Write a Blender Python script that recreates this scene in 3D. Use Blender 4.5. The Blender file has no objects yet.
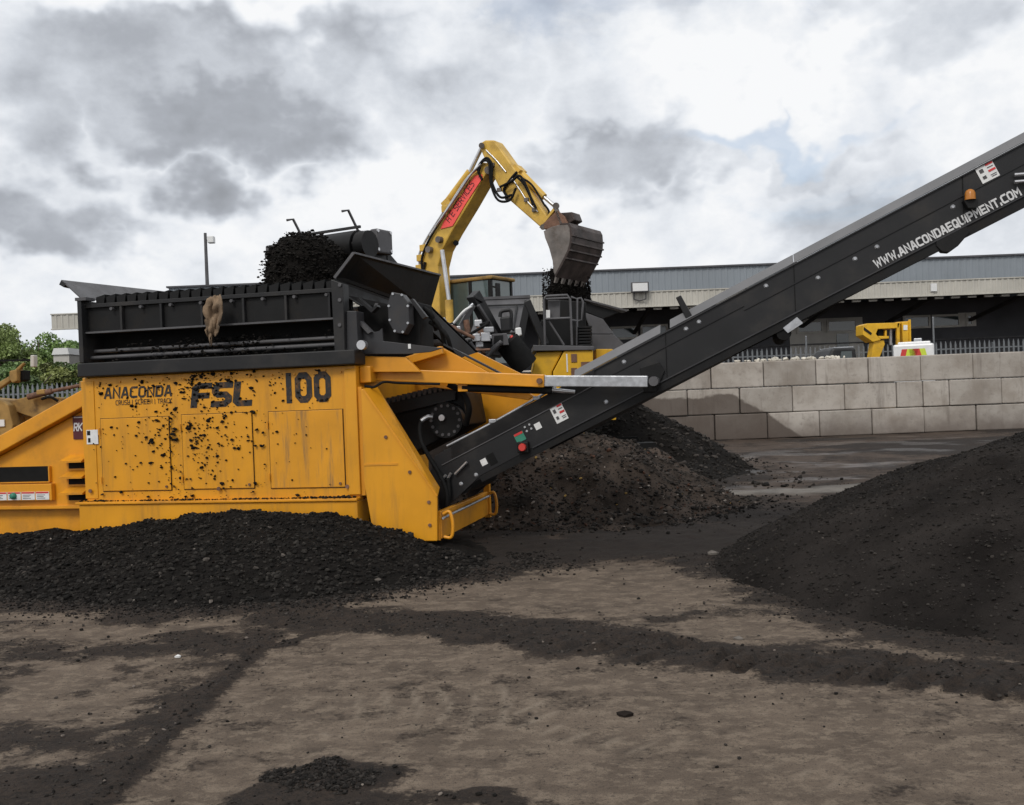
import bpy, bmesh, math, random
import numpy as np
from mathutils import Vector, Matrix
R = math.radians
random.seed(7); RNG = np.random.default_rng(11)
scene = bpy.context.scene
C = scene.collection

# ---------------------------------------------------------------- camera
FPX, ROLL, HORIZON, EYE = 980.0, R(2.2), 395.0, 1.65
PITCH = math.atan((402.5 - HORIZON) / FPX)
cam = bpy.data.cameras.new('camera'); camo = bpy.data.objects.new('camera', cam); C.objects.link(camo)
cam.sensor_fit = 'HORIZONTAL'; cam.sensor_width = 36.0; cam.lens = 36.0 * FPX / 1024.0
cam.clip_start = 0.05; cam.clip_end = 6000
camo.matrix_world = Matrix.Translation((0, 0, EYE)) @ Matrix.Rotation(math.pi/2 - PITCH, 4, 'X') @ Matrix.Rotation(-ROLL, 4, 'Z')
scene.camera = camo
scene.render.resolution_x = 1024; scene.render.resolution_y = 805
scene.view_settings.view_transform = 'Standard'; scene.view_settings.look = 'None'
scene.view_settings.gamma = 1.0; scene.view_settings.use_curve_mapping = False
scene.view_settings.exposure = 0.0

# ---------------------------------------------------------------- world: broken cloud over a thin blue sky
SUN_EL, SUN_AZ = 44.0, 204.0        # azimuth clockwise from +Y: the sun stands high behind the camera, a little left
world = bpy.data.worlds.new('World'); scene.world = world; world.use_nodes = True
def build_world():
    nt = world.node_tree; nt.nodes.clear(); L = nt.links
    def n(t, **k):
        o = nt.nodes.new(t)
        for a, b in k.items(): setattr(o, a, b)
        return o
    def val(s, v):
        if isinstance(v, (int, float)): s.default_value = v
        else: L.new(v, s)
    def m(op, a, b=0.0, c=0.0, clamp=False):
        o = n('ShaderNodeMath', operation=op, use_clamp=clamp)
        val(o.inputs[0], a); val(o.inputs[1], b); val(o.inputs[2], c); return o.outputs[0]
    def sm(x, lo, hi):
        o = n('ShaderNodeMapRange', interpolation_type='SMOOTHSTEP'); val(o.inputs['Value'], x)
        o.inputs['From Min'].default_value = lo; o.inputs['From Max'].default_value = hi; return o.outputs[0]
    tc = n('ShaderNodeTexCoord'); sep = n('ShaderNodeSeparateXYZ'); L.new(tc.outputs['Generated'], sep.inputs[0])
    x, y, z = sep.outputs
    def noise(scale, detail, rough, vec, dist=0.0):
        o = n('ShaderNodeTexNoise'); o.inputs['Scale'].default_value = scale; o.inputs['Detail'].default_value = detail
        o.inputs['Roughness'].default_value = rough; o.inputs['Distortion'].default_value = dist; L.new(vec, o.inputs['Vector']); return o
    az = m('ARCTAN2', x, y); el = m('ARCSINE', z)
    sq = n('ShaderNodeCombineXYZ'); L.new(x, sq.inputs[0]); L.new(y, sq.inputs[1]); L.new(m('MULTIPLY', z, 1.35), sq.inputs[2]); sq = sq.outputs[0]
    def puff(scale, off, detail=4.0, rough=.5):      # billowy relief
        mp = n('ShaderNodeMapping'); mp.inputs['Location'].default_value = off; L.new(sq, mp.inputs[0])
        o = noise(scale, detail, rough, mp.outputs[0]).outputs['Fac']
        return m('MULTIPLY', m('ABSOLUTE', m('SUBTRACT', o, 0.5)), 4.0)
    pa = puff(9.0, (1.7, .3, 2.2)); pb = puff(9.0, (4.1, 2.6, .7)); pc = puff(6.5, (2.2, 5.1, 3.3), 7.0, .58)
    warp = noise(4.0, 6.0, 0.55, sq); ws = n('ShaderNodeSeparateColor'); L.new(warp.outputs['Color'], ws.inputs[0])
    azw = m('ADD', m('ADD', az, m('MULTIPLY', m('SUBTRACT', pa, 0.4), 0.08)), m('MULTIPLY', m('SUBTRACT', ws.outputs[0], 0.5), 0.30))
    elw = m('ADD', m('ADD', el, m('MULTIPLY', m('SUBTRACT', pb, 0.4), 0.08)), m('MULTIPLY', m('SUBTRACT', ws.outputs[1], 0.5), 0.16))
    fb = noise(3.4, 8.0, 0.52, sq, 0.15).outputs['Fac']
    fine = noise(12.0, 7.0, 0.55, sq, 0.1).outputs['Fac']
    def blob(a, e, ra, re, lo=0.40, hi=1.12):
        dx = m('DIVIDE', m('SUBTRACT', azw, R(a)), R(ra)); dy = m('DIVIDE', m('SUBTRACT', elw, R(e)), R(re))
        d = m('SQRT', m('ADD', m('MULTIPLY', dx, dx), m('MULTIPLY', dy, dy)))
        return m('SUBTRACT', 1.0, sm(d, lo, hi))
    # cloud bodies in view: grey undersides and bright gaps
    dark = 0.0
    for a, e, ra, re, s in ((-18, 16.6, 16, 5.2, .40), (-27, 9.8, 8.0, 3.2, .46), (-13, 14.0, 9.5, 3.0, .24), (7.0, 12.2, 6.8, 3.4, .34), (26, 19.5, 12, 3.6, .24),
                            (4, 22, 11, 2.2, .10), (20, 8.2, 6, 1.8, .14), (-33, 21, 10, 5, .20), (17.5, 12.2, 7, 1.3, .14), (-20, 21.5, 12, 2.0, -.16), (14, 17.5, 9, 2.4, -.08)):
        dark = m('ADD', dark, m('MULTIPLY', blob(a, e, ra, re), s))
    tone = m('ADD', m('ADD', m('MULTIPLY', m('SUBTRACT', fb, 0.5), 0.80), m('MULTIPLY', m('SUBTRACT', fine, 0.5), 0.35)), m('MULTIPLY', m('SUBTRACT', pc, 0.4), 0.32))
    shade = m('ADD', m('ADD', m('MULTIPLY', dark, 1.12), 0.13), tone, clamp=True)
    cr = n('ShaderNodeValToRGB'); L.new(shade, cr.inputs[0]); e = cr.color_ramp.elements
    e[0].position = 0.0; e[0].color = (0.96, 0.97, 0.985, 1); e[1].position = 1.0; e[1].color = (0.27, 0.285, 0.31, 1)
    for p, c in ((0.14, (0.83, 0.86, 0.905)), (0.34, (0.64, 0.675, 0.73)), (0.60, (0.425, 0.45, 0.495))):
        q = e.new(p); q.color = (*c, 1)
    gapn = noise(4.6, 7.0, 0.6, sq, 0.4).outputs['Fac']
    gap = m('ADD', m('MULTIPLY', blob(16.3, 13.6, 7.0, 1.3, .3, 1.1), 0.45), m('MULTIPLY', sm(gapn, 0.60, 0.72), 0.30), clamp=True)
    sky = n('ShaderNodeTexSky', sky_type='NISHITA', sun_disc=False); sky.sun_elevation = R(SUN_EL); sky.sun_rotation = R(SUN_AZ)
    sky.dust_density = 2.0
    b1 = n('ShaderNodeBackground'); b1.inputs['Strength'].default_value = 0.13; L.new(sky.outputs[0], b1.inputs['Color'])
    b2 = n('ShaderNodeBackground'); b2.inputs['Strength'].default_value = 0.98; L.new(cr.outputs[0], b2.inputs['Color'])
    mx = n('ShaderNodeMixShader'); L.new(m('SUBTRACT', 1.0, gap), mx.inputs[0]); L.new(b1.outputs[0], mx.inputs[1]); L.new(b2.outputs[0], mx.inputs[2])
    out = n('ShaderNodeOutputWorld'); L.new(mx.outputs[0], out.inputs['Surface'])
build_world()
sl = bpy.data.lights.new('sun', 'SUN'); sl.energy = 1.5; sl.angle = R(16); sl.color = (1.0, 0.96, 0.9)
so = bpy.data.objects.new('sun', sl); C.objects.link(so)
sd = Vector((math.sin(R(SUN_AZ))*math.cos(R(SUN_EL)), math.cos(R(SUN_AZ))*math.cos(R(SUN_EL)), math.sin(R(SUN_EL))))
so.rotation_euler = sd.to_track_quat('Z', 'Y').to_euler(); so.location = (-10, -20, 40)

# ---------------------------------------------------------------- surveying helpers: where a sight line meets a real plane
def ray(px, py):
    dx = px - 512; dy = 402.5 - py
    x = dx*math.cos(ROLL) + dy*math.sin(ROLL); y = -dx*math.sin(ROLL) + dy*math.cos(ROLL)
    f = FPX*math.cos(PITCH) + y*math.sin(PITCH); u = y*math.cos(PITCH) - FPX*math.sin(PITCH)
    return np.array([x, f, u]) / f
def at(px, py, Y):
    r = ray(px, py)*Y; r[2] += EYE; return Vector(r)
def gnd(px, py, z=0.0):
    r = ray(px, py); t = (z - EYE)/r[2]; p = r*t; return Vector((p[0], p[1], z))
class Frame:
    """a machine's own axes: u along it, v away from the near side, z up from its base"""
    def __init__(s, O, a, base=0.0):
        s.O = np.array([O[0], O[1], base]); s.a = R(a); s.base = base
        s.u = np.array([math.cos(s.a), -math.sin(s.a), 0]); s.v = np.array([math.sin(s.a), math.cos(s.a), 0])
    def P(s, px, py, v=0.0):
        r = ray(px, py); c = np.array([0, 0, EYE]); t = np.dot(s.O + v*s.v - c, s.v)/np.dot(r, s.v)
        p = c + t*r - s.O; return (float(np.dot(p, s.u)), float(p[2]))
    def P3(s, px, py, v=0.0):
        a = s.P(px, py, v); return (a[0], v, a[1])
    def empty(s, name):
        o = bpy.data.objects.new(name, None); C.objects.link(o); o.location = s.O; o.rotation_euler = (0, 0, -s.a); o.empty_display_size = .3; return o

def tag(o, label=None, cat=None, group=None, kind=None):
    for k, v in (('label', label), ('category', cat), ('group', group), ('kind', kind)):
        if v: o[k] = v
    return o
def empty(name, loc=(0, 0, 0), rz=0.0):
    o = bpy.data.objects.new(name, None); C.objects.link(o); o.location = loc; o.rotation_euler = (0, 0, rz); return o

# ---------------------------------------------------------------- noise in numpy
def _hash(ix, iy, seed):
    h = (ix.astype(np.int64)*374761393 + iy.astype(np.int64)*668265263 + seed*974634777) & 0xffffffff
    h = ((h ^ (h >> 13))*1274126177) & 0xffffffff
    return ((h ^ (h >> 16)) & 0xffff)/65535.0
def vnoise(x, y, seed=0):
    ix = np.floor(x); iy = np.floor(y); fx = x-ix; fy = y-iy; fx = fx*fx*(3-2*fx); fy = fy*fy*(3-2*fy)
    a = _hash(ix, iy, seed); b = _hash(ix+1, iy, seed); c = _hash(ix, iy+1, seed); d = _hash(ix+1, iy+1, seed)
    return (a*(1-fx)+b*fx)*(1-fy) + (c*(1-fx)+d*fx)*fy
def fbm(x, y, f=1.0, o=4, seed=0, g=0.5):
    s = 0; a = 1; t = 0
    for i in range(o):
        s = s + a*vnoise(x*f + 17.3*i, y*f + 5.1*i, seed+i); t += a; a *= g; f *= 2.03
    return s/t
def sstep(x, a, b):
    t = np.clip((x-a)/(b-a), 0, 1); return t*t*(3-2*t)

# ---------------------------------------------------------------- mesh builder
def fast_mesh(name, verts, faces, attr=None, smooth=False):
    """faces: (n,k) array"""
    me = bpy.data.meshes.new(name); n, k = faces.shape
    me.vertices.add(len(verts)); me.vertices.foreach_set('co', np.ascontiguousarray(verts, dtype=np.float32).ravel())
    me.loops.add(n*k); me.loops.foreach_set('vertex_index', np.ascontiguousarray(faces, dtype=np.int32).ravel())
    me.polygons.add(n); me.polygons.foreach_set('loop_start', np.arange(0, n*k, k, dtype=np.int32))
    me.polygons.foreach_set('use_smooth', np.full(n, smooth, dtype=bool))
    me.update(calc_edges=True); me.validate()
    if attr:
        for an, arr in attr.items():
            ca = me.color_attributes.new(an, 'FLOAT_COLOR', 'POINT')
            a = np.ones((len(verts), 4), np.float32); arr = np.asarray(arr, np.float32)
            a[:, :3] = arr[:, None] if arr.ndim == 1 else arr
            ca.data.foreach_set('color', a.ravel())
    return me
def link(name, me, mat, parent=None, loc=None):
    o = bpy.data.objects.new(name, me); C.objects.link(o)
    if mat and not me.materials: me.materials.append(mat)
    if parent: o.parent = parent
    if loc is not None: o.location = loc
    return o
class MB:
    def __init__(s): s.v = []; s.f = []; s.sm = []
    def add(s, vs, fs, sm=False):
        b = len(s.v); s.v += [tuple(map(float, p)) for p in vs]
        for f in fs: s.f.append(tuple(i+b for i in f)); s.sm.append(sm)
        return s
    def box(s, a, b):
        x0, y0, z0 = a; x1, y1, z1 = b
        return s.add([(x0,y0,z0),(x1,y0,z0),(x1,y1,z0),(x0,y1,z0),(x0,y0,z1),(x1,y0,z1),(x1,y1,z1),(x0,y1,z1)],
                     [(0,3,2,1),(4,5,6,7),(0,1,5,4),(1,2,6,5),(2,3,7,6),(3,0,4,7)])
    def prism(s, poly, v0, v1):
        """polygon in (u,z) extruded along v"""
        n = len(poly); vs = [(p[0], v0, p[1]) for p in poly] + [(p[0], v1, p[1]) for p in poly]
        return s.add(vs, [tuple(range(n)), tuple(range(2*n-1, n-1, -1))] + [(i, (i+1) % n, n+(i+1) % n, n+i) for i in range(n)])
    def prism_z(s, poly, z0, z1):
        n = len(poly); vs = [(p[0], p[1], z0) for p in poly] + [(p[0], p[1], z1) for p in poly]
        return s.add(vs, [tuple(range(n)), tuple(range(2*n-1, n-1, -1))] + [(i, (i+1) % n, n+(i+1) % n, n+i) for i in range(n)])
    def plate(s, pts, t):
        """flat polygon in space with thickness t"""
        p = [Vector(q) for q in pts]; nrm = (p[1]-p[0]).cross(p[-1]-p[0]).normalized()*t; n = len(p)
        return s.add([tuple(q) for q in p] + [tuple(q+nrm) for q in p], [tuple(range(n)), tuple(range(2*n-1, n-1, -1))] + [(i, (i+1) % n, n+(i+1) % n, n+i) for i in range(n)])
    def bar(s, p0, p1, w, h, up=(0, 0, 1)):
        p0 = Vector(p0); p1 = Vector(p1); d = (p1-p0).normalized(); up = Vector(up)
        if abs(d.dot(up)) > .98: up = Vector((0, 1, 0))
        x = d.cross(up).normalized()*w/2; y = x.cross(d).normalized()*h/2
        vs = [p+sx*x+sy*y for p in (p0, p1) for sx, sy in ((-1,-1),(1,-1),(1,1),(-1,1))]
        return s.add(vs, [(0,3,2,1),(4,5,6,7),(0,1,5,4),(1,2,6,5),(2,3,7,6),(3,0,4,7)])
    def tube(s, pts, r, n=10, sm=True):
        pts = [Vector(p) for p in pts]; rr = r if isinstance(r, (list, tuple)) else [r]*len(pts); rings = []; nrm = None
        for i, p in enumerate(pts):
            d = (pts[min(i+1, len(pts)-1)] - pts[max(i-1, 0)]).normalized()
            if nrm is None: nrm = d.orthogonal().normalized()
            else: nrm = (nrm - d*nrm.dot(d)); nrm = nrm.normalized() if nrm.length > 1e-6 else d.orthogonal().normalized()
            b = d.cross(nrm); rings.append([p + (nrm*math.cos(2*math.pi*j/n) + b*math.sin(2*math.pi*j/n))*rr[i] for j in range(n)])
        k = len(rings)
        s.add([q for g in rings for q in g], [(i*n+j, i*n+(j+1) % n, (i+1)*n+(j+1) % n, (i+1)*n+j) for i in range(k-1) for j in range(n)], sm)
        s.add([q for q in rings[0]] + [q for q in rings[-1]], [tuple(range(n-1, -1, -1)), tuple(range(n, 2*n))]); return s
    def cyl(s, p0, p1, r, n=16): return s.tube([p0, p1], r, n)
    def build(s, name, mat, parent=None, bev=0.0, loc=None, kind=None):
        me = bpy.data.meshes.new(name); me.from_pydata(s.v, [], s.f)
        me.polygons.foreach_set('use_smooth', s.sm)
        bm = bmesh.new(); bm.from_mesh(me); bmesh.ops.recalc_face_normals(bm, faces=bm.faces[:]); bm.to_mesh(me); bm.free()
        o = link(name, me, mat, parent, loc)
        if bev:
            m = o.modifiers.new('edge', 'BEVEL'); m.width = bev; m.segments = 2; m.limit_method = 'ANGLE'; m.angle_limit = R(40)
        if kind: o['kind'] = kind
        return o
def curve_pts(pts, n=8):
    """Catmull-Rom through points"""
    p = [Vector(q) for q in pts]; p = [p[0]*2-p[1]] + p + [p[-1]*2-p[-2]]; out = []
    for i in range(1, len(p)-2):
        for k in range(n):
            t = k/n; a, b, c, d = p[i-1:i+3]
            out.append(.5*((2*b) + (c-a)*t + (2*a-5*b+4*c-d)*t*t + (3*b-a-3*c+d)*t**3))
    return out + [p[-2]]

# ---------------------------------------------------------------- rocks
_t = (1+5**.5)/2
ICO = np.array([(-1,_t,0),(1,_t,0),(-1,-_t,0),(1,-_t,0),(0,-1,_t),(0,1,_t),(0,-1,-_t),(0,1,-_t),(_t,0,-1),(_t,0,1),(-_t,0,-1),(-_t,0,1)])/1.9
ICOF = np.array([(0,11,5),(0,5,1),(0,1,7),(0,7,10),(0,10,11),(1,5,9),(5,11,4),(11,10,2),(10,7,6),(7,1,8),(3,9,4),(3,4,2),(3,2,6),(3,6,8),(3,8,9),(4,9,5),(2,4,11),(6,2,10),(8,6,7),(9,8,1)])
def rocks(name, pts, size, tone, mat, parent=None, flat=.75, kind='stuff'):
    n = len(pts); q = RNG.normal(size=(n, 4)); q /= np.linalg.norm(q, axis=1)[:, None]
    w, x, y, z = q.T
    M = np.stack([1-2*(y*y+z*z), 2*(x*y-z*w), 2*(x*z+y*w), 2*(x*y+z*w), 1-2*(x*x+z*z), 2*(y*z-x*w), 2*(x*z-y*w), 2*(y*z+x*w), 1-2*(x*x+y*y)], 1).reshape(n, 3, 3)
    sc = RNG.uniform(.55, 1.25, (n, 1, 3))*size[:, None, None]
    V = (ICO[None]*RNG.uniform(.72, 1.25, (n, 12, 1)))*sc
    V = np.einsum('nij,nkj->nki', M, V); V[:, :, 2] *= flat; V += pts[:, None, :]
    Fc = (ICOF[None] + (np.arange(n)*12)[:, None, None]).reshape(-1, 3)
    T = np.repeat(tone, 12, axis=0)
    o = link(name, fast_mesh(name, V.reshape(-1, 3), Fc, {'tone': T}), mat, parent); o['kind'] = kind; return o

# ---------------------------------------------------------------- materials
def lin(c): return tuple(((v/255.0)/12.92 if v/255.0 <= .04045 else ((v/255.0+.055)/1.055)**2.4) for v in c)
def mat(name, col, rough=.6, metal=0.0, var=.25, scale=6.0, bump=.0, bscale=40.0, dirt=0.0, dcol=(.03, .026, .022), dscale=2.0, streak=False, spec=.5, attr=None, attrmix=None, emit=None, alpha=None, band=None):
    m = bpy.data.materials.new(name); m.use_nodes = True; nt = m.node_tree; L = nt.links; b = nt.nodes['Principled BSDF']
    N = nt.nodes.new; tc = N('ShaderNodeTexCoord'); co = tc.outputs['Object']
    b.inputs['Roughness'].default_value = rough; b.inputs['Metallic'].default_value = metal; b.inputs['Specular IOR Level'].default_value = spec
    def noise(sc, det, vec=co, ro=.55):
        o = N('ShaderNodeTexNoise'); o.inputs['Scale'].default_value = sc; o.inputs['Detail'].default_value = det; o.inputs['Roughness'].default_value = ro; L.new(vec, o.inputs['Vector']); return o.outputs['Fac']
    def ramp(f, p0, p1):
        o = N('ShaderNodeMapRange'); o.interpolation_type = 'SMOOTHSTEP'; o.inputs['From Min'].default_value = p0; o.inputs['From Max'].default_value = p1; L.new(f, o.inputs['Value']); return o.outputs[0]
    def mix(f, a, c, mode='MIX'):
        o = N('ShaderNodeMix'); o.data_type = 'RGBA'; o.blend_type = mode
        for s, v in ((o.inputs[0], f), (o.inputs[6], a), (o.inputs[7], c)):
            if isinstance(v, (int, float)): s.default_value = v
            elif isinstance(v, tuple): s.default_value = (*v[:3], 1)
            else: L.new(v, s)
        return o.outputs[2]
    base = tuple(col)
    if attr:
        at_ = N('ShaderNodeVertexColor'); at_.layer_name = attr
        base = mix(1.0, at_.outputs['Color'], tuple(col), 'MULTIPLY') if attrmix is None else mix(at_.outputs['Color'], tuple(col), tuple(attrmix))
    n1 = noise(scale, 5)
    lo = 1-var; hi = 1+var
    sc = N('ShaderNodeMapRange'); L.new(n1, sc.inputs['Value']); sc.inputs['From Min'].default_value = .3; sc.inputs['From Max'].default_value = .7; sc.inputs['To Min'].default_value = lo; sc.inputs['To Max'].default_value = hi
    cb = N('ShaderNodeCombineColor'); [L.new(sc.outputs[0], cb.inputs[i]) for i in range(3)]
    c = mix(1.0, base, cb.outputs[0], 'MULTIPLY')
    if dirt:
        vec = co
        if streak:
            mp = N('ShaderNodeMapping'); mp.inputs['Scale'].default_value = (5, 5, .55); L.new(co, mp.inputs[0]); vec = mp.outputs[0]
        d = ramp(noise(dscale, 8, vec, .68), .47, .75)
        dm = N('ShaderNodeMath'); dm.operation = 'MULTIPLY'; L.new(d, dm.inputs[0]); dm.inputs[1].default_value = dirt
        c = mix(dm.outputs[0], c, tuple(dcol))
        rr = N('ShaderNodeMapRange'); L.new(dm.outputs[0], rr.inputs['Value']); rr.inputs['To Min'].default_value = rough; rr.inputs['To Max'].default_value = .95; L.new(rr.outputs[0], b.inputs['Roughness'])
    L.new(c, b.inputs['Base Color'])
    if bump:
        bp = N('ShaderNodeBump'); bp.inputs['Strength'].default_value = bump; bp.inputs['Distance'].default_value = .02
        L.new(noise(bscale, 6), bp.inputs['Height']); L.new(bp.outputs[0], b.inputs['Normal'])
    if emit: b.inputs['Emission Color'].default_value = (*emit[:3], 1); b.inputs['Emission Strength'].default_value = emit[3]
    return m

M = {}
M['orange'] = mat('orange_paint', (.68, .300, .014), .36, var=.13, scale=1.3, dirt=.38, dcol=(.16, .085, .03), dscale=1.5, streak=True, bump=.03, bscale=6, spec=.45)
M['orange2'] = mat('orange_paint_clean', (.68, .285, .014), .38, var=.13, scale=2.0, dirt=.36, dcol=(.17, .085, .03), dscale=2.5, spec=.45)
M['scuffed'] = mat('orange_paint_scuffed', (.66, .29, .016), .45, var=.14, scale=2, dirt=.8, dcol=(.17, .115, .065), dscale=1.9, streak=True, bump=.03, bscale=8, spec=.4)
M['midgrey'] = mat('mid_grey_paint', (.034, .034, .037), .45, var=.2, scale=3, dirt=.4, dcol=(.06, .052, .045), dscale=4, spec=.35)
M['yellow'] = mat('yellow_paint', (.60, .375, .065), .45, var=.22, scale=3, dirt=.6, dcol=(.21, .125, .05), dscale=2.6, bump=.04, bscale=9, spec=.4)
M['yellowb'] = mat('bright_yellow_paint', (.66, .37, .015), .45, var=.14, scale=3, dirt=.35, dcol=(.18, .11, .04), dscale=4, spec=.4)
M['oldyellow'] = mat('faded_yellow_paint', (.30, .185, .06), .7, var=.3, scale=5, dirt=.75, dcol=(.09, .055, .035), dscale=4, spec=.3)
M['black'] = mat('black_paint', (.0095, .0095, .0098), .5, var=.25, scale=3, dirt=.5, dcol=(.026, .022, .018), dscale=4, bump=.05, bscale=30, spec=.2)
M['charcoal'] = mat('charcoal_paint', (.0170, .0170, .018), .42, var=.25, scale=1.6, dirt=.65, dcol=(.050, .044, .038), dscale=1.6, bump=.04, bscale=14, spec=.28)
M['greymetal'] = mat('grey_painted_steel', (.088, .086, .09), .5, .1, var=.2, scale=3, dirt=.4, dcol=(.05, .044, .038), dscale=4, spec=.35)
M['liprim'] = mat('grey_steel_lip', (.155, .155, .16), .45, .1, var=.15, scale=2.5, dirt=.3, dcol=(.08, .075, .07), dscale=5, spec=.35)
M['steel'] = mat('bright_steel', (.55, .55, .56), .32, .85, var=.15, scale=8)
M['galv'] = mat('galvanised_steel', (.42, .43, .45), .42, .55, var=.22, scale=18, dirt=.2, dcol=(.2, .19, .18), dscale=8)
M['rust'] = mat('rusty_steel', (.16, .085, .055), .8, .1, var=.4, scale=10, bump=.2)
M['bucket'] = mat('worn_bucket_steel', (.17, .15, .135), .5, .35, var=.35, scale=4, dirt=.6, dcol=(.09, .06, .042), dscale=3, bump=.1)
M['bucketback'] = mat('worn_shaded_underside', (.06, .045, .040), .5, .25, var=.5, scale=4, dirt=.6, dcol=(.022, .016, .014), dscale=3, bump=.15, spec=.3)  # bucket steel again, darkened so the underside's shade is in the colour
M['rubber'] = mat('black_rubber', (.009, .009, .009), .75, var=.25, scale=10, spec=.15)
M['soil'] = mat('dark_soil', (.0100, .0088, .0078), .97, var=.5, scale=9, bump=.6, bscale=55, spec=.1)
M['soilclod'] = mat('soil_clods', (.78, .73, .70), .93, var=.4, scale=25, attr='tone', spec=.18)
M['rubble'] = mat('rubble_bits', (.55, .50, .47), .9, var=.3, scale=25, attr='tone', spec=.2)
M['fines'] = mat('fine_dark_soil', (.0205, .0174, .0157), .97, var=.5, scale=1.8, bump=1.0, bscale=55, spec=.08)
M['brownsoil'] = mat('brown_mixed_soil', (.048, .037, .030), .96, var=.75, scale=1.8, dirt=.7, dcol=(.012, .010, .009), dscale=.8, bump=.8, bscale=26, spec=.1)
M['mound'] = mat('mound_soil', (.018, .014, .012), .95, var=.4, scale=4, bump=.6, bscale=30, spec=.1)
M['print'] = mat('black_print', (.012, .012, .013), .55, var=.2, scale=20, dirt=.45, dcol=(.35, .15, .02), dscale=18)
M['printw'] = mat('white_print', (.62, .62, .62), .6, var=.12, scale=12)
M['white'] = mat('white_label', (.70, .70, .69), .55, var=.08, scale=20)
M['red'] = mat('red_print', (.55, .03, .03), .5, var=.1, scale=12)
M['maroon'] = mat('maroon_label', (.085, .012, .018), .5, var=.15, scale=12)
M['pinkred'] = mat('fluorescent_red_board', (.93, .10, .085), .5, var=.06, scale=5)
M['green'] = mat('green_label', (.03, .20, .13), .5, var=.1, scale=12)
M['amber'] = mat('amber_lens', (.42, .15, .012), .3, var=.1, scale=10)
M['glass'] = mat('dark_glass', (.035, .05, .05), .08, .0, var=.1, spec=.8)
M['cabglass'] = mat('cab_glass', (.075, .105, .105), .06, .1, var=.1, spec=.9)
M['rag'] = mat('dirty_rag', (.19, .13, .08), .92, var=.6, scale=7, dirt=.6, dcol=(.05, .04, .032), dscale=6, bump=.3, bscale=30)
M['block'] = mat('cast_concrete_block', (.40, .355, .31), .9, var=.2, scale=1.6, dirt=.5, dcol=(.20, .16, .13), dscale=1.7, bump=.25, bscale=9)
M['fence'] = mat('palisade_steel', (.16, .17, .18), .6, .3, var=.25, scale=2)
M['cream'] = mat('cream_cladding', (.46, .44, .39), .7, var=.12, scale=.6, dirt=.35, dcol=(.27, .25, .22), dscale=.8)
M['blueclad'] = mat('grey_cladding', (.225, .25, .275), .6, var=.08, scale=.4, dirt=.25, dcol=(.16, .175, .19), dscale=.7)
M['darkwall'] = mat('dark_clad_wall', (.085, .085, .092), .8, var=.25, scale=.5, spec=.2)
M['soffit'] = mat('dark_soffit', (.045, .041, .038), .9, var=.3, scale=.6, spec=.15)
M['palewall'] = mat('pale_render_wall', (.50, .48, .44), .85, var=.2, scale=.6)
M['bark'] = mat('bark', (.09, .07, .05), .9, var=.3, scale=4)
M['leaf'] = mat('leaf', (1, 1, 1), .6, var=.3, scale=.9, attr='tone')
M['tent'] = mat('white_vehicle_paint', (.72, .72, .72), .35, var=.06)
M['lime'] = mat('lime_chevron', (.55, .65, .05), .5, var=.05)
M['redchev'] = mat('red_chevron', (.55, .04, .03), .5, var=.05)
M['litter'] = mat('pale_litter', (.13, .115, .10), .85, var=.3, scale=12)

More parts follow.
